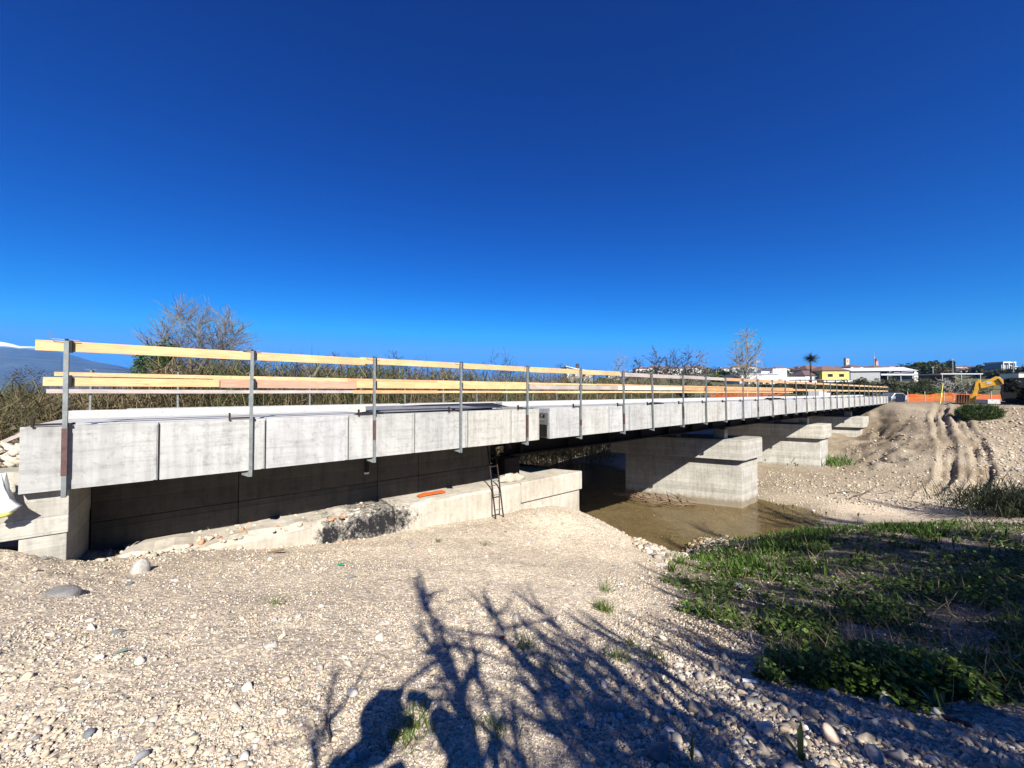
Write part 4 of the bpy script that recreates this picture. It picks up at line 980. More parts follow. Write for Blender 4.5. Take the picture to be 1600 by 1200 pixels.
def put_cane(i, x, y, s, rz, lab):
    st, lm, pm = canes[i]; r = root('reed_plant', (x, y, g1(x, y)-.05), rz, lab, 'reed plant', GR); r.scale = (s, s, s)
    link('stem', st, r); link('foliage', lm, r)
    if pm: link('plume', pm, r)
def cane_for(px, py, yb, i, rz=0):          # a plant at depth yb whose tip throws its shadow on the ground seen at px,py
    p = ground_at_pixel(px, py); k_ = (p.y-yb)/(-TOSUN.y); tip = p+TOSUN*k_
    z0 = g1(tip.x, yb); put_cane(i, tip.x, yb, (tip.z-z0)/(3.4+.3*i), rz, 'tall reed plant with long drooping leaves behind the camera')
for a in [(672, 912, -1.3, 0, 1.0), (718, 945, -1.6, 2, 2.0), (830, 930, -2.0, 4, .6), (840, 968, -1.5, 1, 4.0), (940, 975, -1.4, 3, 3.0), (700, 1010, -.9, 0, 5), (1000, 960, -2.2, 2, .3), (768, 1045, -1.2, 1, 2.2), (880, 1040, -1.0, 3, 1.7), (1040, 1000, -1.2, 4, 5.1), (930, 1090, -1.2, 0, 3.3), (1060, 930, -2.4, 0, 1.1), (985, 1060, -.8, 2, 4.4), (1100, 1060, -.9, 1, .2), (560, 1075, -.9, 3, 2.6)]:
    cane_for(*a)
for i in range(16):
    cane_for(U(800, 1060), U(980, 1120), U(-1.7, -.9), int(U(0, 5)), U(0, 6.3))
for i in range(225):
    a = U(0, 1); px = 1060+U(0, 1)**.9*760; py = U(825, 1070) if px < 1250 else U(795, 1065)
    if px < 1210 and py > 870 and U(0, 1) < .5: continue
    cane_for(px, py, U(-3.6, -1.0), int(U(0, 5)), U(0, 6.3))

# ---- photographer (out of frame, holding the phone; throws the rounded shadow)
def person():
    x0 = .05; gz_ = g1(.1, -.5)
    r = root('person', (x0+.06, -.52, gz_), 0, 'person in a dark jacket holding up a phone, other hand at the cap', 'person')
    J = {}; V_ = []; E = []; R = []
    def j(nm, p, rd, par=None):
        J[nm] = len(V_); V_.append((p[0]-x0-.06, p[1]+.52, p[2]-gz_)); R.append(rd)
        if par: E.append((J[par], J[nm]))
    cx = x0+.05; zs = gz_
    j('pelvis', (cx, -.54, zs+1.0), (.18, .13)); j('waist', (cx, -.52, zs+1.18), (.165, .12), 'pelvis'); j('chest', (cx, -.46, zs+1.40), (.20, .14), 'waist')
    j('neck0', (cx-.01, -.38, zs+1.58), (.085, .08), 'chest'); j('neck', (cx-.04, -.34, zs+1.67), (.062, .062), 'neck0')
    for s, n_ in ((-1, 'l'), (1, 'r')):
        j('sh'+n_, (cx+s*.21, -.40, zs+1.55), (.12, .11), 'chest')
        if s < 0: j('el'+n_, (-.24, -.24, zs+1.44), (.10, .095), 'sh'+n_); j('wr'+n_, (-.06, -.125, -.03), (.06, .055), 'el'+n_)
        else: j('el'+n_, (.44, -.33, zs+1.66), (.105, .10), 'sh'+n_); j('wr'+n_, (.27, -.28, .26), (.06, .055), 'el'+n_)
        j('hip'+n_, (cx+s*.1, -.54, zs+.93), (.1, .1), 'pelvis'); j('kn'+n_, (cx+s*.13, -.52, zs+.5), (.07, .07), 'hip'+n_); j('an'+n_, (cx+s*.15, -.55, zs+.09), (.05, .05), 'kn'+n_); j('to'+n_, (cx+s*.17, -.38, zs+.04), (.045, .04), 'an'+n_)
    me = bpy.data.meshes.new('body'); me.from_pydata(V_, E, []); o = link('body', me, r); me.materials.append(M_jacket)
    md = o.modifiers.new('skin', 'SKIN'); sv = me.skin_vertices[0].data
    for i, rd in enumerate(R): sv[i].radius = rd
    sv[0].use_root = True; o.modifiers.new('sub', 'SUBSURF').render_levels = 2
    V, Fc = icosphere(3); h = V*np.array([.078, .098, .118]); m_ = (V[:, 1] > .3) & (np.abs(V[:, 0]) < .25)
    h[:, 1] += np.where((np.abs(V[:, 0]) < .18) & (V[:, 1] > .6) & (np.abs(V[:, 2]+.1) < .2), .018, 0)
    h[:, 0] *= np.where(V[:, 2] < -.3, .85, 1)
    ho = link('head', np_mesh('head', h, Fc, M_skin, None, True), r, (.02-x0-.06, .22, .165-gz_))
    hv = V*np.array([.086, .104, .124]); keep = V[Fc].mean(1); keep = (keep[:, 2] > .35) | (keep[:, 1] < -.2)
    link('hair', np_mesh('hair', hv, Fc[keep], M_exb, None, True), ho, (0, -.008, .008))
    MB().path([(0, 0, .07), (0, 0, .105), (0, -.005, .135)], [.112, .106, .06], 16).build('cap', M_jacket, ho, smooth=True); MB().quadbox(-.075, .075, .08, .17, .075, .087).build('cap_brim', M_jacket, ho)
    for s in (-1, 1): MB().quadbox(s*.08-.012, s*.08+.012, -.02, .02, -.03, .03).build('ear', M_skin, ho)
    ox = -x0-.06
    for s, b in ((-1, Vector((-.06+ox, .385, -.03-gz_))), (1, Vector((.27+ox, .25, .26-gz_)))):
        dx = Vector((-s*.02, .05, .03)) if s < 0 else Vector((-.05, .0, .04))
        MB().path([b, b+dx, b+dx*1.7], [.032, .036, .02], 8).build('hand', M_skin, r, smooth=True)
        for f in range(4):
            if s < 0: q0 = b+Vector((.02, .07, .0+.02*f)); q = [q0, q0+Vector((.005, .03, .005)), q0+Vector((.035, .035, .008))]
            else: q0 = b+dx*1.5+Vector((0, .03-.02*f, 0)); q = [q0, q0+Vector((-.03, 0, .005)), q0+Vector((-.06+.006*abs(f-1), 0, -.008))]
            MB().path(q, [.0095, .0085, .0065], 6).build('finger', M_skin, r, smooth=True)
        q0 = b+dx*.7+Vector((0, .025, 0)); MB().path([q0, q0+Vector((-.02, .025, -.005)), q0+Vector((-.045, .03, -.01))], [.011, .0095, .007], 6).build('thumb', M_skin, r, smooth=True)
    return r
person()
ph = MB().quadbox(-.055, .10, -.033, -.024, -.05, .02).build('smartphone', M_phone, bevel=.003); tag(ph, 'black smartphone held sideways by the person', 'phone')

# ------------------------------------------------------------------ background vegetation
# cane thicket behind the bridge: countless stems and blades
def thicket(n, t0, t1, D0, D1, zf, name, label, cols, seed, blade=(.5, 1.2), per=8, w=.036):
    t = U(t0, t1, n); D = D0+U(0, 1, n)**1.3*(D1-D0); x = t*.778-D*.628; y = t*.628+D*.778
    z0 = hgt(x, y, False); top = zf(t, D)*(1+.0*t)+(fbm(t/2.2, D/2.2, 3, seed)-.45)*1.5+Nn(0, .16, n)
    ok = top > z0+.6; x, y, z0, top = x[ok], y[ok], z0[ok], top[ok]; n = len(x)
    H = (top-z0); lx = Nn(0, .10, n); ly = Nn(0, .10, n)
    f = U(.15, 1.0, (n, per)); bx = (x[:, None]+lx[:, None]*H[:, None]*f**2).ravel(); by = (y[:, None]+ly[:, None]*H[:, None]*f**2).ravel(); bz = (z0[:, None]+H[:, None]*f).ravel()
    k_ = len(bx); hf = f.ravel()[:, None]
    cl = colvar(k_, cols[0], cols[1], .35); g = (fbm(bx/2.5, by/2.5, 3, seed+3)[:, None] > .5); cl = np.where(g & (U(0, 1, (k_, 1)) < .7), cl*np.array([.45, .75, .4]), cl)
    me1 = blades_mesh(np.c_[bx, by, bz], U(blade[0], blade[1], k_), w, cl, .8, name, M_dry, 2, .8)
    o = link(name, me1); tag(o, label, kind='stuff')
    m = n//2; p0 = np.c_[x, y, z0][:m]; a = blades_mesh(p0, H[:m]*.95, w*.9, colvar(m, (.20, .16, .09), (.30, .24, .14)), .12, name+'_stems', M_dry, 2, .15)
    o2 = link('reed_stems', a); tag(o2, 'dry upright stems inside the '+label, kind='stuff')
ztop = lambda t, D: np.interp(t, [-14, -6, -2.8, -1.4, 0, 6, 14, 22, 32, 40], [-.5, -.4, -.3, .8, 1.15, 1.2, 1.05, 1.1, .9, .3])
thicket(7500, -8, 38, 20.5, 30, ztop, 'reeds', 'brown reed thicket behind the bridge', ((.07, .058, .028), (.20, .155, .08)), 5)
thicket(2600, -26, -3.8, 14.5, 26, lambda t, D: np.interp(t, [-26, -5, -3.8], [.1, .1, -.1]), 'reeds', 'green brown reed thicket left of the bridge', ((.05, .055, .02), (.16, .14, .065)), 9, blade=(.3, .8), w=.018)
# low dry brush in front of the thicket at the left
P = []
n = 9000; t = U(-16, -2.2, n); D = U(11, 19, n); x = t*.778-D*.628; y = t*.628+D*.778; m = ~((t > -1.9)); z = hgt(x, y, False)
top = -1.5+.11*(D-11)+(fbm(t, D, 3, 8)-.45)*.9; zz = z+(top-z)*U(0, 1, n)**.6
leaf_quads(np.c_[x, y, zz], .14, colvar(n, (.10, .085, .045), (.20, .165, .085)), 'brush', 'dark dry brush beyond the left end of the deck', mat=M_dry)
n = 9000; t = U(24, 44, n); D = U(24, 33, n); x = t*.778-D*.628; y = t*.628+D*.778; z = hgt(x, y)
leaf_quads(np.c_[x, y, z+U(0, .5, n)], .22, colvar(n, (.08, .12, .02), (.22, .24, .06)), 'bank_weeds', 'green weeds on the bank seen under the bridge')

def crown_tree_mesh(seed, H, R, zc, rz, nlimb, ntwig, trunk, minr, nsub=3, fan=.35):
    r = random.Random(seed); m = MB(); tips = []
    def inside(k_, surf=False):
        while True:
            v = Vector((r.gauss(0, 1), r.gauss(0, 1), r.gauss(0, 1))).normalized(); q = (r.uniform(.8, 1) if surf else r.random()**.4)*k_
            p = Vector((v.x*R*q, v.y*R*q, zc*H+v.z*rz*H*q))
            if p.z > H*.12: return p*1.0
    def curve(a, b, n, bend):
        d = b-a; c_ = a+Vector((d.x*(.5-bend), d.y*(.5-bend), d.z*(.5+bend*.3))); o = []
        for i in range(n+1):
            t = i/n; o.append(a*(1-t)**2+c_*2*t*(1-t)+b*t*t+Vector((r.gauss(0, .012), r.gauss(0, .012), 0))*R*(0 if i == 0 else 1))
        return o
    tr = [Vector((r.gauss(0, .02)*R*i, r.gauss(0, .02)*R*i, H*.78*i/8)) for i in range(9)]
    for i in range(8): m.tube(tr[i], tr[i+1], trunk*(1-.1*i), trunk*(.9-.1*i), 6, False)
    nodes = [(p, trunk*(.9-.1*i)) for i, p in enumerate(tr) if i > 2]
    for k_ in range(nlimb):
        b = inside(.72, True); i = min(7, max(1, int((b.z/H-fan)*8))); a = tr[i]; pts_ = curve(a, b, 5, .25); r0 = trunk*r.uniform(.3, .5)
        for j in range(5): m.tube(pts_[j], pts_[j+1], r0*(1-.15*j), r0*(.85-.15*j), 4, False); nodes.append((pts_[j+1], r0*(.85-.15*j)))
    for k_ in range(ntwig):
        b = inside(1.0); best = min(nodes, key=lambda n_: (n_[0]-b).length+max(0, n_[0].z-b.z+.05*H)*2.5); pts_ = curve(best[0], b, 4, .2)
        r0 = min(best[1]*.6, trunk*.16)
        for j in range(4): m.tube(pts_[j], pts_[j+1], max(minr, r0*(1-.2*j)), max(minr, r0*(.8-.2*j)), 3, False); 
        tips += pts_[2:]
        for q in range(nsub):
            a = pts_[r.randint(2, 4)]; d = (b-best[0]).normalized()+Vector((r.gauss(0, .5), r.gauss(0, .5), r.gauss(.25, .4))); L = R*r.uniform(.08, .2)
            e_ = a+d.normalized()*L; m.tube(a, e_, minr, minr*.6, 3, False); tips.append(e_)
    return m, tips
def ctree(name, px, ytop, Y, seed, lab, mat, wpx, zc=.6, rz=.42, nlimb=12, ntwig=160, trunk=.12, leaves=None, lsize=.1, nleaf=0, nsub=3, fan=.35, zb=None):
    b = G(px, Y); z0 = b.z if zb is None else zb; H = W(px, ytop, Y).z-z0
    m, tips = crown_tree_mesh(seed, H, wpx/2/FPX*Y, zc, rz, nlimb, ntwig, trunk, Y*.0004, nsub, fan)
    r = root(name, (b.x, b.y, z0), U(0, 6.28), lab, 'tree'); m.build('trunk', mat, r, smooth=True)
    if nleaf:
        tt = np.array([tuple(p) for p in tips]); k_ = RNG.integers(0, len(tt), nleaf); q = tt[k_]+Nn(0, lsize*.7, (nleaf, 3))
        leaf_quads(q, lsize, colvar(nleaf, *leaves), 'crown', None, parent=r)
    return r
GB = ((.20, .18, .09), (.30, .26, .14))
ctree('bare_tree', 312, 467, 32, 3, 'big round bare tree with fine grey twigs behind the left reeds', M_bark, 156, .57, .44, 30, 950, .13, nsub=4, fan=.45)
ctree('bare_tree', 352, 486, 34, 14, 'lower bare crown merging with the big round bare tree on its right', M_barkl, 76, .6, .4, 12, 170, .10)
ctree('bare_tree', 517, 546, 60, 4, 'small bare shrub top behind the reeds, left of two', M_barkd, 48, .62, .4, 12, 120, .1)
ctree('bare_tree', 617, 547, 60, 5, 'small bare shrub top behind the reeds, right of two', M_barkd, 44, .62, .4, 12, 120, .1)
ctree('bare_tree', 785, 545, 55, 6, 'leafless wide branching tree above the middle reeds', M_barkd, 62, .62, .38, 10, 60, .12)
DB = ((.045, .04, .03), (.09, .075, .05))
ctree('budding_tree', 880, 566, 60, 7, 'dark budding small tree left of the white gabled house', M_barkd, 40, .62, .4, 10, 70, .1, ((.05, .06, .02), (.1, .1, .04)), .2, 160)
ctree('budding_tree', 968, 546, 60, 8, 'slender pale green budding tree left of the dark budding trees', M_barkl, 36, .6, .4, 10, 110, .1, ((.13, .15, .05), (.22, .24, .1)), .13, 260)
ctree('budding_tree', 997, 553, 58, 9, 'short dark budding tree, smallest of the dark row', M_barkd, 28, .62, .38, 8, 50, .09, DB, .22, 130)
ctree('budding_tree', 1024, 539, 58, 10, 'dark budding tree leaning up, left of the tallest budding pair', M_barkd, 38, .6, .4, 9, 70, .11, DB, .22, 240)
ctree('budding_tree', 1048, 546, 61, 17, 'low dark budding tree between the two tallest of the row', M_barkd, 34, .6, .4, 8, 60, .1, DB, .22, 190)
ctree('budding_tree', 1066, 541, 60, 11, 'broadest dark budding tree beyond the far guardrail', M_barkd, 52, .6, .4, 11, 100, .12, DB, .22, 330)
ctree('budding_tree', 1094, 543, 60, 12, 'dark budding tree with thin grey top, right end of the row', M_bark, 36, .6, .4, 9, 90, .1, DB, .2, 130)
ctree('poplar_tree', 1167, 510, 62, 13, 'tall pale poplar coming into leaf, tallest tree right of centre', M_barkl, 55, .56, .45, 22, 300, .14, ((.20, .23, .13), (.32, .35, .22)), .11, 1500, 3, .28)
for i, (a, Y_) in enumerate([(1380, 566), (1462, 568)]): pass
ctree('bare_tree', 1490, 588, 58, 15, 'grey leafless fig tree behind the orange net and bucket', M_barkl, 52, .6, .4, 12, 80, .16)

# leafy shrubs and hedge trees
def shrub(name, px, ytop, Y, wpx, lab, cols, n=900, cat='tree', zb=None, ls=None, group=None, hb=None, trunk=True):
    b = G(px, Y); z0 = b.z if zb is None else zb; tp = W(px, ytop, Y).z; H = tp-z0; Rw = wpx/FPX*Y/2
    r = root(name, (b.x, b.y, z0), U(0, 6), lab, cat, group)
    k_ = max(6, int(Rw*H*.8)); k_ = min(k_, 16)
    cx = Nn(0, .38, (k_, 3)); cx[:, 2] = U(.25, .8, k_); cr = U(.22, .42, k_)
    w = RNG.integers(0, k_, n); d = Nn(0, 1, (n, 3)); d /= np.linalg.norm(d, axis=1)[:, None]
    p = cx[w]+d*(cr[w]*U(.75, 1.08, n))[:, None]; p[:, 0] = np.clip(p[:, 0], -1.15, 1.15); p[:, 1] = np.clip(p[:, 1], -1.15, 1.15); zmx = p[:, 2].max()
    p = p*np.array([Rw, Rw*.9, H/zmx]); p[:, 2] = np.maximum(p[:, 2], .05)
    ls = ls or max(.16, Y/387*2.2)
    leaf_quads(p, ls, colvar(n, *cols, .35), 'crown', None, parent=r)
    if trunk:
        m = MB(); m.path([(0, 0, -.3), (.05*Rw, 0, H*.3), (0, .05*Rw, H*.6)], [.08*Rw, .06*Rw, .03*Rw], 6)
        for i in range(4): m.tube((0, 0, H*.25), (cx[i % k_][0]*Rw, cx[i % k_][1]*Rw, H*.6), .04*Rw, .02*Rw, 5)
        m.build('trunk', M_barkd, r, smooth=True)
    return r
OL = ((.035, .042, .02), (.085, .092, .045)); DG = ((.02, .032, .012), (.05, .07, .022)); GR_ = ((.05, .085, .015), (.11, .15, .03)); BR = ((.07, .055, .03), (.13, .10, .06))
shrub('evergreen_tree', 243, 528, 26, 85, 'dark green leafy tree left of the big bare tree', ((.04, .075, .015), (.09, .14, .03)), 5000, ls=.16)
shrub('evergreen_tree', 228, 548, 25, 60, 'bright green leafy shrub under the timber rail at the left', ((.05, .10, .02), (.11, .17, .04)), 3000, ls=.14)
shrub('bare_thicket', 35, 568, 40, 70, 'dark bare thicket on the left below the snowy mountain', ((.05, .04, .035), (.09, .07, .055)), 2500, ls=.12)
for i, (a, yt, Y_, w_, nm) in enumerate([(545, 570, 38, 60, 'dark green shrub among the reeds, left of the second middle post'), (600, 572, 38, 60, 'dark green shrub among the reeds near the third post'), (700, 575, 40, 50, 'dark green shrub in the reeds right of centre'), (960, 583, 52, 50, 'olive bush right of the white gabled house'), (930, 586, 50, 50, 'green hedge bush below the gabled house'),
        (1010, 590, 55, 60, 'brown hedge below the dark budding row, left part'), (1070, 590, 55, 70, 'brown hedge below the dark budding row, right part'), (1130, 592, 60, 60, 'dark hedge below the tall poplar, left'), (1190, 597, 70, 60, 'dark hedge right of the tall poplar')]):
    shrub('shrub', a, yt, Y_, w_, nm, BR if 'brown' in nm else (GR_ if 'green' in nm and i > 2 else DG), 1500, 'shrub', ls=.22)
hed = [(1225, 600, 75, 50), (1262, 600, 74, 50), (1300, 597, 72, 55), (1340, 592, 70, 55), (1362, 588, 68, 46), (1395, 590, 68, 60), (1428, 590, 70, 50), (1455, 590, 74, 50), (1480, 594, 78, 50), (1510, 596, 80, 50)]
for i, (a, yt, Y_, w_) in enumerate(hed):
    shrub('olive_tree', a, yt, Y_, w_, ['leftmost dark olive tree behind the far rail', 'second dark olive tree from the left behind the far rail', 'third olive tree, below the yellow house', 'olive tree below the left end of the long shed', 'pointed olive tree in front of the long shed', 'broad dark olive tree right of the deck end', 'olive tree below the open shed gable', 'olive tree left of the grey fig tree', 'dark tree behind the grey fig tree', 'olive tree left of the excavator boom'][i], OL, 1800, 'tree', ls=.28, group='olive trees beyond the far bank')
shrub('round_tree', 1448, 564, 190, 46, 'big round green tree right of the long shed', ((.05, .07, .015), (.12, .13, .03)), 2600, ls=1.2)
shrub('round_tree', 1432, 566, 200, 30, 'green tree touching the shed gable end', ((.05, .07, .015), (.11, .12, .03)), 1200, ls=1.2)
for i, (a, yt, Y_, w_, nm, c_) in enumerate([(1484, 562, 240, 14, 'dark cypress right of the round green tree', DG), (1478, 572, 180, 26, 'grey brown leafless looking tree by the cypress', BR), (1530, 570, 260, 34, 'dark tree among the pale hillside houses at right', DG), (1560, 576, 200, 50, 'olive green round tree left of the white lamp pole', ((.06, .07, .02), (.12, .12, .04))), (1590, 572, 180, 30, 'darkest tree at the right picture edge', DG), (1421, 567, 230, 16, 'small dark tree above the shed ridge', DG), (1405, 569, 260, 18, 'dark tree left above the shed ridge', DG),
        (1212, 600, 120, 40, 'brown bush in front of the white modern house', BR), (1244, 598, 115, 40, 'grey brown bush before the low white wall', BR), (1120, 585, 160, 30, 'green tree left of the white modern house', GR_), (1133, 580, 220, 26, 'green tree high behind the poplar', DG)]):
    shrub('garden_tree', a, yt, Y_, w_, nm, c_, 900, 'tree', ls=Y_/387*2.0)
# right edge thicket: dark bush with thin blades
p = ground_at_pixel(1600, 806)
n = 6000; q = np.c_[Nn(0, 1.5, n), Nn(0, 1.0, n), np.abs(Nn(0, .35, n))]; q[:, 0] += 1.0
o = link('dark_bush', blades_mesh(q, U(.3, .9, n), .03, colvar(n, (.014, .022, .008), (.045, .052, .02)), .8, 'dark_bush', M_leaf), None, p); tag(o, 'dark tangled bush at the right edge above the weeds', 'bush')
p = ground_at_pixel(1530, 655)
n = 2600; d = Nn(0, 1, (n, 3)); d /= np.linalg.norm(d, axis=1)[:, None]; q = d*np.array([1.9, 1.0, .75])*U(.7, 1, (n, 1)); q[:, 2] += .35
o = link('ramp_bush', blades_mesh(q, U(.3, .6, n), .05, colvar(n, (.02, .035, .01), (.06, .095, .02)), .9, 'ramp_bush', M_leaf), None, p); tag(o, 'dark green bush growing on top of the dirt ramp', 'bush')

shrub('dark_tree', 1604, 589, 36.6, 44, 'very dark tree rising behind the excavator at the right edge', ((.006, .009, .005), (.022, .03, .012)), 2600, ls=.2)
# palm
b = G(1267, 130); z0 = b.z; tpz = W(1267, 562, 130).z; r = root('palm_tree', (b.x, b.y, z0), 0, 'dark fan palm standing before the yellow house', 'palm tree')
MB().path([(0, 0, -.5), (.1, 0, (tpz-z0)*.5), (0, 0, tpz-z0)], [.35, .28, .25], 8).build('trunk', M_barkd, r, smooth=True)
n = 130; q = np.c_[np.zeros(n), np.zeros(n), np.full(n, tpz-z0)]
me = blades_mesh(q, U(1.6, 2.6, n), .26, colvar(n, (.015, .02, .012), (.035, .045, .02)), 1.3, 'crown', M_leaf, 4, .8); link('crown', me, r)

# ------------------------------------------------------------------ buildings
def box(name, mat, r, x0, x1, y0, y1, z0, z1): return MB().quadbox(x0, x1, y0, y1, z0, z1).build(name, mat, r)
def bldg(name, px0, px1, ytop, ybase, Y, lab, cat='house', group=None):
    a = W(px0, ybase, Y); c_ = W(px1, ytop, Y); r = root(name, ((a.x+c_.x)/2, Y, a.z), 0, lab, cat, group)
    w = (c_.x-a.x)/2; h = c_.z-a.z; return r, w, h, Y/FPX
def window(r, x, z, w, h, shutters=False, y=0):
    o = box('window', M_shut if shutters else M_greyp, r, x-w/2, x+w/2, y-.08, y-.01, z, z+h)
    box('pane', M_glass, o, x-w/2*.55, x+w/2*.55, y-.11, y-.085, z+.1, z+h-.1); return o
# white gabled house
r, w, h, s = bldg('gabled_house', 886, 926, 576, 592, 95, 'white gabled house with a dark chimney above the reeds')
m = MB().prismY([(-w, -4), (w, -4), (w, h*.75), (0, h), (-w, h*1.15)], 0, 8); m.build('wall', M_white, r)
MB().prismY([(-w-.3, h*1.15+.05), (w+.3, h*.55), (w+.3, h*.55+.25), (-w-.3, h*1.15+.3)], -.3, 8.2).build('roof', M_metalroof, r); box('chimney', M_shut, r, -.5, .2, 2, 3, h*.7, h*1.15+1.0)
for x in (-1.5, 1.0): window(r, x, h*.2, .9, 1.0)
# modern white house
r, w, h, s = bldg('modern_house', 1156, 1262, 576, 604, 140, 'white modern house of stacked flat roofed boxes behind the poplar')
box('wall', M_white, r, -w, -w+60*s, 0, 9, -4, 19*s); box('wall', M_white, r, 0, w*.42, .5, 9, -4, h); box('wall', M_white, r, -w*.3, .0-.02, 1.2, 9, -4, h*.86); box('wall', M_white, r, w*.42+.02, w, 1.5, 8, -4, h*.55)
box('roof', M_metalroof, r, -w-.2, -w+60*s+.2, -.3, 9.2, 19*s+.01, 19*s+.25)
for x in (-w*.82, -w*.62, -w*.38, -w*.2): window(r, x, 4*s, 1.9, 1.1)
window(r, w*.14-2.5, h*.72, .9, .9, y=.5); window(r, -w*.1, h*.55, 1.0, .8, y=1.2)
# yellow villa
r, w, h, s = bldg('yellow_villa', 1285, 1327, 579, 593, 150, 'bright yellow villa with brown hip roof and dark shutters')
box('wall', M_yel, r, -w, w, 0, 9, -3, h); 
def hip(r, w, h, d, rise, mat, x=0, y=0, ov=.5):
    m = MB(); a = [(x-w-ov, y-ov, h), (x+w+ov, y-ov, h), (x+w+ov, y+d+ov, h), (x-w-ov, y+d+ov, h), (x-w*.35, y+d/2, h+rise), (x+w*.35, y+d/2, h+rise)]
    m.v = a; m.f = [(0, 1, 5, 4), (1, 2, 5), (2, 3, 4, 5), (3, 0, 4), (3, 2, 1, 0)]; return m.build('roof', mat, r)
hip(r, w, h+.01, 9, 2.0, M_tile)
for x in (-w*.42, w*.42): window(r, x, h*.3, 2.0, 1.15, True)
box('terrace', M_white, r, -w-.4, w+.4, -1.2, -.2, -1.0, -.1)
r, w, h, s = bldg('white_wing', 1258, 1284, 583, 595, 152, 'low white wing with dark roof between palm and yellow villa')
box('wall', M_white, r, -w, w, 0, 9, -3, h*.7); hip(r, w, h*.7+.01, 9, 2.2, M_tile2); window(r, w*.3, .2, 1.6, 1.5); window(r, w*.75, .2, .8, 1.5)
r, w, h, s = bldg('tiled_house', 1262, 1284, 571, 580, 175, 'brown tiled house roof rising behind the white wing')
box('wall', M_offw, r, -w, w, 0, 9, -6, h*.3); hip(r, w, h*.3+.01, 9, 2.2, M_tile)
r, w, h, s = bldg('canopy', 1250, 1336, 592, 597, 125, 'long low grey canopy roof below the yellow villa', 'canopy')
box('roof', M_mem, r, -w, w, 0, 5, h*.6, h*.6+.2)
for x in np.linspace(-w+.3, w-.3, 7): box('post', M_shut, r, x-.08, x+.08, .2, .4, -3, h*.6)
# long shed
r, w, h, s = bldg('long_shed', 1329, 1432, 576, 592, 165, 'long white roofed farm shed with an open dark side', 'shed')
box('rear_wall', M_greyp, r, -w, w, 12, 12.3, -3, h*.8); box('side_wall', M_greyp, r, -w, -w*.1, 0, .3, -3, h*.72); box('side_band', M_white, r, -w*.08, w*.93, -.1, .1, h*.35, h*.50)
box('inner_floor', M_dark, r, -w*.1, w*.98, 1, 11.8, -3, -.2); box('inner_wall', M_dark, r, -w*.1, w*.98, 11.6, 11.9, -.19, h*.78)  # near-black floor and wall put the shed's inner shade into colour
MB().poly([(-w-.3, -.8, h*.74), (w+.3, -.8, h*.80), (w+.3, 6, h*1.25), (-w-.3, 6, h*1.1)]).poly([(-w-.3, 6, h*1.1), (w+.3, 6, h*1.25), (w+.3, 12.6, h*.8), (-w-.3, 12.6, h*.74)]).build('roof', M_metalroof, r)
for x in (w*.15, w*.55, w*.95): box('post', M_greyp, r, x-.15, x+.15, .35, .6, -3, h*.74)
MB().prismY([(0, -3), (2.4, -3), (2.4, 2.0), (2.0, 3.0), (1.2, 3.4), (.4, 3.1), (0, 2.2)], 0, 9).build('arched_annex', M_white, r, loc=(w+.4, 2, 0))
# lower right shed
r, w, h, s = bldg('low_shed', 1470, 1536, 583, 592, 120, 'low dark shed with a thin pale roof edge behind the fig tree', 'shed')
box('roof', M_metalroof, r, -w, w, 0, 8, h*.8, h*.8+.25); box('rear_wall', M_tile, r, -w*.9, w*.9, 7, 7.3, -2, h*.8); box('side_wall', M_white, r, -w*.3, -w*.1, 3, 3.3, -2, h*.3)
for x in (-w*.9, 0, w*.9): box('post', M_greyp, r, x-.1, x+.1, .1, .3, -2, h*.8)
r, w, h, s = bldg('white_frame_house', 1568, 1588, 565, 581, 200, 'white framed modern house at the right beside the lamp pole')
box('wall', M_greyp, r, -w*.95, w*.95, 1, 8, -6, h*.85); box('roof', M_white, r, -w, w, 0, 8.5, h*.86, h); 
for x in (-w*.95, -w*.1, w*.9): box('pillar', M_white, r, x-.2, x+.2, 0, .4, -3, h*.85)
window(r, w*.4, h*.3, 2, 1.6, y=1)
r, w, h, s = bldg('white_shed', 1592, 1612, 583, 592, 100, 'white wall of a small shed at the right picture edge', 'shed'); box('wall', M_white, r, -w, w, 0, 4, -2, h); box('roof', M_tile2, r, -w-.2, w+.2, -.2, 4.2, h+.01, h+.2)
# towers and mast
r, w, h, s = bldg('bell_tower', 1322, 1327, 560, 574, 700, 'pinkish square bell tower left of the mast on the skyline', 'tower'); box('wall', M_offw, r, -w, w, 0, 5, -8, h); box('roof', M_tile, r, -w-.3, w+.3, -.3, 5.3, h+.01, h+.6); window(r, 0, h*.6, 1.6, 3)
r, w, h, s = bldg('red_tower', 1368, 1373, 562, 574, 690, 'slender red topped church tower right of the mast', 'tower'); box('wall', M_pinkp, r, -w*.7, w*.7, 0, 4, -8, h*.75); m = MB().prismY([(-w*.7, 0), (w*.7, 0), (0, h*.35)], 0, 4); m.build('roof', simple('red_roof', (.4, .07, .04), .8), r, loc=(0, 0, h*.75+.01))
r, w, h, s = bldg('radio_mast', 1365, 1366.5, 549, 574, 680, 'thin dark lattice mast on the skyline between the towers', 'mast'); MB().tube((0, 0, -3), (0, 0, h), .9, .35, 6).build('mast_pole', M_greyp, r); box('antenna', M_greyp, r, -.8, .8, -.3, .3, h*.55, h*.7)
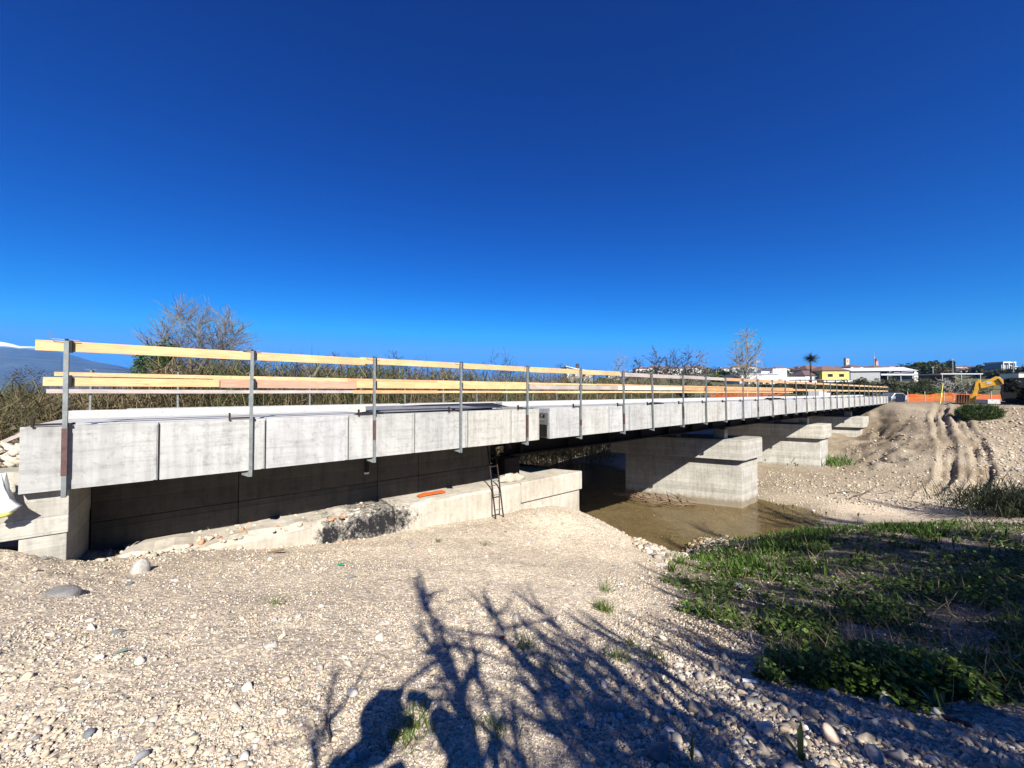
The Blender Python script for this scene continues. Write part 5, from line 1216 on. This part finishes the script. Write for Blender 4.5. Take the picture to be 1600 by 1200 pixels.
# hillside town
wm_ = [M_white, M_white, M_offw, M_white, M_pinkp, M_greyp]; rm_ = [M_tile, M_tile2, M_tile, M_metalroof]
cn_ = ['white', 'white', 'cream', 'white', 'pink', 'grey']; rn_ = ['red roof', 'brown roof', 'red roof', 'pale flat roof']
protos = []
for i in range(6):
    for j in range(4):
        if (i+j) % 3 == 0 or i < 4:
            w, d, h = (6+i*.7), 9, 5.5+1.2*(j % 2)
            r = root('far_house', (0, 0, 0), 0, 'x', 'house'); box('wall', wm_[i], r, -w, w, 0, d, -6, h)
            if j == 3: box('roof', M_metalroof, r, -w-.3, w+.3, -.3, d+.3, h+.01, h+.5)
            else: hip(r, w, h+.01, d, 2.2, rm_[j])
            for x in (-w*.55, 0, w*.55):
                o = box('window', M_shut, r, x-.7, x+.7, -.1, -.01, h-2.6, h-1.0)
            protos.append((r, cn_[i]+' '+rn_[j].replace(' ', '-')+'ed'))
cnt = 0
for k_ in range(210):
    px = 905+U(0, 1)**.75*720
    if 1436 < px < 1470: continue
    Yd = U(330, 900); x = (px-800)/FPX*Yd; z = g1(x, Yd)
    _, pyy = proj(x, Yd, z+7)
    if pyy > 592: continue
    pr, ds = protos[k_ % len(protos)]
    o = pr if k_ < len(protos) and pr['label'] == 'x' else copy_tree(pr)
    o.location = (x, Yd, z); o.rotation_euler = (0, 0, U(-.5, .5)); sc = U(.75, 1.2); o.scale = (sc, sc, sc)
    seg = 'behind budding trees' if px < 1110 else 'above the modern house' if px < 1240 else 'above the yellow villa' if px < 1340 else 'above the long shed' if px < 1440 else 'at the right'
    dd = 'low on the slope' if Yd < 520 else 'halfway up' if Yd < 720 else 'on the crest'
    lb = ds+' house '+dd+' '+seg
    o['label'] = lb; o['category'] = 'house'; o['group'] = 'hillside town houses: '+ds+', '+dd+', '+seg
for pr, ds in protos:
    if pr['label'] == 'x':
        for ch in list(pr.children): bpy.data.objects.remove(ch)
        bpy.data.objects.remove(pr)
ordinal_labels([o for o in bpy.data.objects if o.get('group', '').startswith('hillside town')], '')
# far woodland of the hill (one mass)
n = 1250; Yd = U(260, 950, n); pxx = U(860, 1640, n); x = (pxx-800)/FPX*Yd; z = hgt(x, Yd); kk = 22
d = Nn(0, 1, (n*kk, 3)); d /= np.linalg.norm(d, axis=1)[:, None]; rad = np.repeat(U(2.0, 4.6, n), kk)
q = np.repeat(np.c_[x, Yd, z+2.0], kk, 0)+d*rad[:, None]*np.array([1, 1, .9])
leaf_quads(q, 2.0, np.repeat(colvar(n, (.025, .035, .018), (.075, .08, .035)), kk, 0), 'hillside_trees', 'dark trees scattered between the hillside houses')
# poles
for i, (a, y0, y1, Y_, lab) in enumerate([(1458, 572, 592, 130, 'pale utility pole in front of the round green tree'), (1584, 563, 592, 110, 'white lamp pole right of the excavator boom'), (1182, 561, 592, 60, 'thin grey pole beside the poplar'), (1489, 560, 590, 150, 'thin dark pole behind the fig tree')]):
    b = W(a, y1, Y_); t_ = W(a, y0, Y_); r = root('utility_pole', b, 0, lab, 'pole'); MB().tube((0, 0, -3), (0, 0, t_.z-b.z), .11*Y_/100, .08*Y_/100, 6).build('pole', M_greyp, r); box('crossarm', M_greyp, r, -.5, .5, -.05, .05, t_.z-b.z-.5, t_.z-b.z-.38)
# thin overhead line at the left
a = W(-100, 548, 45); b = W(215, 569, 60); m = MB(); m.path([a.lerp(b, f)+Vector((0, 0, -.25*math.sin(f*math.pi))) for f in np.linspace(0, 1, 12)], [.02]*12, 4); tag(m.build('overhead_cable', M_galv), 'thin pale overhead cable crossing before the mountain', 'cable')

# ------------------------------------------------------------------ orange net fence
r = root('net_fence', W(1418, 628, 46), 0, 'orange plastic safety net fence along the far bank edge', 'fence')
o0 = r.location.copy(); L = 19.5; m = MB(); nx = 150; nz_ = 9
def npnt(f, g): 
    x = f*L; return (x, .5*math.sin(x*.35), (1.08*g*(1-.22*abs(math.sin(x*.42+.8))*g))+.04*math.sin(x*1.7)*g)
for i in range(nx+1):
    a, b = npnt(i/nx, 0), npnt(i/nx, 1); m.quadbox(a[0]-.016, a[0]+.016, a[1]-.004, a[1]+.004, a[2]-.05, b[2])
for g in range(nz_+1):
    for i in range(nx):
        a, b = npnt(i/nx, g/nz_), npnt((i+1)/nx, g/nz_); m.poly([(a[0], a[1]-.006, a[2]-.02), (b[0], b[1]-.006, b[2]-.02), (b[0], b[1]-.006, b[2]+.02), (a[0], a[1]-.006, a[2]+.02)])
m.build('net', M_orange, r)
for f in np.linspace(0, 1, 9): a = npnt(f, 0); box('fence_post', M_wg, r, a[0]-.03, a[0]+.03, a[1]-.05, a[1]-.01, -.3, 1.25)
r = root('net_fence', B(52, 19, -1.25), TH-.25, 'orange plastic net fence seen through the far guardrail behind the deck', 'fence')
m = MB(); L = 6
for i in range(70): m.quadbox(-L+i*.2-.016, -L+i*.2+.016, -.004, .004, -.2, 1.2)
for g in range(9): m.quadbox(-L, 8, -.012, -.006, .15*g-.02, .15*g+.02)
m.build('net', M_orange, r)
for x in np.arange(-L, 8, 2.4): box('fence_post', M_wg, r, x-.03, x+.03, .01, .06, -.3, 1.35)
# surveyor's rod
b = W(1469, 628, 41); t_ = W(1473.5, 599, 41); r = root('range_rod', b, 0, 'tilted pale yellow rod standing at the top of the ramp', 'rod'); MB().tube((0, 0, -.2), t_-b, .035, .03, 7).build('rod', M_ylw, r); q = (t_-b)*.38; MB().tube(q-Vector((.02, 0, .2)), q+Vector((.03, 0, .2)), .075, .06, 8).build('flag_wrap', M_ylw, r)

# ------------------------------------------------------------------ excavator
Ye = 38.5; s = Ye/FPX
AE = math.atan2(760, FPX)
def E(px, py, y=0): return ((px-1560)*s*math.cos(AE), y, (628-py)*s)
r = root('excavator', W(1560, 628, Ye), -AE, 'yellow excavator with a black body, its ribbed bucket resting on the ramp top', 'excavator')
m = MB().prismY([E(1532, 607)[::2], E(1531, 598)[::2], E(1548, 592)[::2], E(1556, 588.3)[::2], E(1563, 589)[::2], E(1568, 594)[::2], E(1569, 600)[::2], E(1564, 601.5)[::2], E(1550, 603)[::2]], -.2, .2); boom = m.build('boom', M_exy, r, bevel=.03)
MB().quadbox(-.16, .16, -.01, .0, -.12, .12).build('white_decal', M_white, boom, loc=(E(1546, 598)[0], -.205, E(1546, 598)[2]))
MB().path([E(1560, 592, -.24), E(1566, 600, -.24)], [.07, .07], 8).build('boom_cylinder', M_exb, boom)
m = MB().prismY([E(1524, 597)[::2], E(1529, 592)[::2], E(1533, 594)[::2], E(1532, 602)[::2], E(1528, 610)[::2], E(1523, 626)[::2], E(1524, 629)[::2], E(1512, 630)[::2], E(1515, 622)[::2], E(1520, 612)[::2]], -.15, .15); st = m.build('stick', M_exy, r, bevel=.02)
MB().path([E(1523, 598, -.1), E(1514, 616, -.1)], [.06, .06], 8).build('bucket_cylinder', M_exb, st)
m = MB()
bk = r; bo = MB().prismY([E(1489, 629)[::2], E(1491, 619)[::2], E(1494, 616.5)[::2], E(1514, 617.5)[::2], E(1514, 631)[::2], E(1492, 632)[::2]], -.45, .4).build('bucket', M_darksteel, r)
for i in range(6):
    x = 1491+i*4.4; MB().prismY([E(x-1.6, 631)[::2], E(x+.2, 617)[::2], E(x+1.8, 617)[::2], E(x+1.6, 631)[::2]], -.56, -.452).build('tine', M_bucket, bo)
hs_ = M_exb
m = MB().prismY([E(1566, 627)[::2], E(1563, 614)[::2], E(1566, 600)[::2], E(1571, 591)[::2], E(1612, 590)[::2], E(1614, 610)[::2], E(1610, 624)[::2]], .3, 3.0); body = m.build('body', hs_, r, bevel=.05)
m = MB().prismY([E(1572, 611)[::2], E(1573, 593)[::2], E(1588, 592.5)[::2], E(1588, 611)[::2]], .24, .29); m.build('cab_window', M_glass, body)
MB().quadbox(E(1590, 0)[0], E(1610, 0)[0], .2, .29, E(0, 606)[2], E(0, 594)[2]).build('engine_panel', M_exb, body)
for y in (-.1, 2.7): MB().prismY([E(1572, 629)[::2], E(1569, 625.5)[::2], E(1573, 622)[::2], E(1612, 621)[::2], E(1616, 625)[::2], E(1612, 629.5)[::2]], y, y+.6).build('track', M_tyre, r)
# car behind the deck end
r = root('parked_car', W(1406, 630, 52), 0, 'dark silver car partly hidden beyond the deck end', 'car')
MB().prismY([(-1.15, .25), (-1.15, .75), (-.95, .95), (-.6, 1.35), (.5, 1.38), (.9, .95), (1.15, .85), (1.15, .25)], 0, 1.7).build('body', M_carp, r, bevel=.05)
MB().prismY([(-.8, .98), (-.55, 1.28), (.42, 1.3), (.72, .98)], -.02, -.005).build('window', M_glass, r)
for x in (-.75, .75): MB().tube((x, -.03, .3), (x, .2, .3), .3, n=14).build('wheel', M_tyre, r)
r = root('concrete_barrier', W(1417, 629, 47), 0, 'grey concrete barrier at the left end of the orange net', 'barrier'); MB().prismY([(-.25, 0), (.25, 0), (.14, .9), (-.14, .9)], 0, 1.2).build('barrier_body', M_con, r)
r = root('concrete_barrier', W(1560, 631, 37), 0, 'low grey concrete slab lying left of the excavator tracks', 'barrier'); MB().quadbox(-1.0, .2, 0, 1, 0, .42).build('slab', M_con, r)

# ------------------------------------------------------------------ mountains
xs = np.linspace(-10500, 300, 150); ds = np.linspace(0, 1, 26)
def ridge(px): return np.interp(px, [-400, -120, 0, 12, 30, 55, 105, 140, 205, 240, 300, 800], [520, 527, 534, 536, 541, 541.5, 553, 564, 575.5, 586, 612, 613])
V = []; YM = 4200.0
for j, f in enumerate(ds):
    for i, x in enumerate(xs):
        px = 800+FPX*x/YM; zt = max(0, (613-ridge(px))/FPX*YM)
        y = YM-1500*(1-f); nz = float(fbm(x/420, y/420, 5, 80))-.45
        V.append((x*y/YM, y, -30+(zt+30)*f**.8+nz*260*f*(1-f)*1.6*(zt/500)+nz*8))
nx = len(xs); F = np.array([(j*nx+i, j*nx+i+1, (j+1)*nx+i+1, (j+1)*nx+i) for j in range(len(ds)-1) for i in range(nx-1)])
V = np.array(V); zm = V[:, 2]
cl = np.tile([.055, .065, .05], (len(V), 1))*(.7+.6*fbm(V[:, 0]/300, V[:, 1]/300, 4, 90)[:, None])
sn = ((sst(450, 505, zm+60*(fbm(V[:, 0]/160, V[:, 1]/120, 3, 91)-.45))))[:, None]; cl = cl*(1-sn)+sn*np.array([.85, .87, .9])
mt = link('mountains', np_mesh('mountains', V, F, M_peb if False else attrmat('mountain_slope', .95, 0, .01, .3), cl, True)); tag(mt, kind='structure')
# air
hz = MB().quadbox(-10800, 9200, -9300, 9300, -8.5, 720).build('haze', None); tag(hz, kind='stuff')
k = NT('air_haze'); k.n.remove(k.b); pv = k.new('VolumePrincipled'); pv.inputs['Color'].default_value = (.09, .38, 1, 1); pv.inputs['Density'].default_value = .00009; pv.inputs['Anisotropy'].default_value = .0
k.l(pv.outputs[0], k.out.inputs['Volume']); hz.data.materials.append(k.m)
print('COUNT all', sum(len(m.loops)-2*len(m.polygons) for m in bpy.data.meshes), max((len(m.loops)-2*len(m.polygons), m.name) for m in bpy.data.meshes))
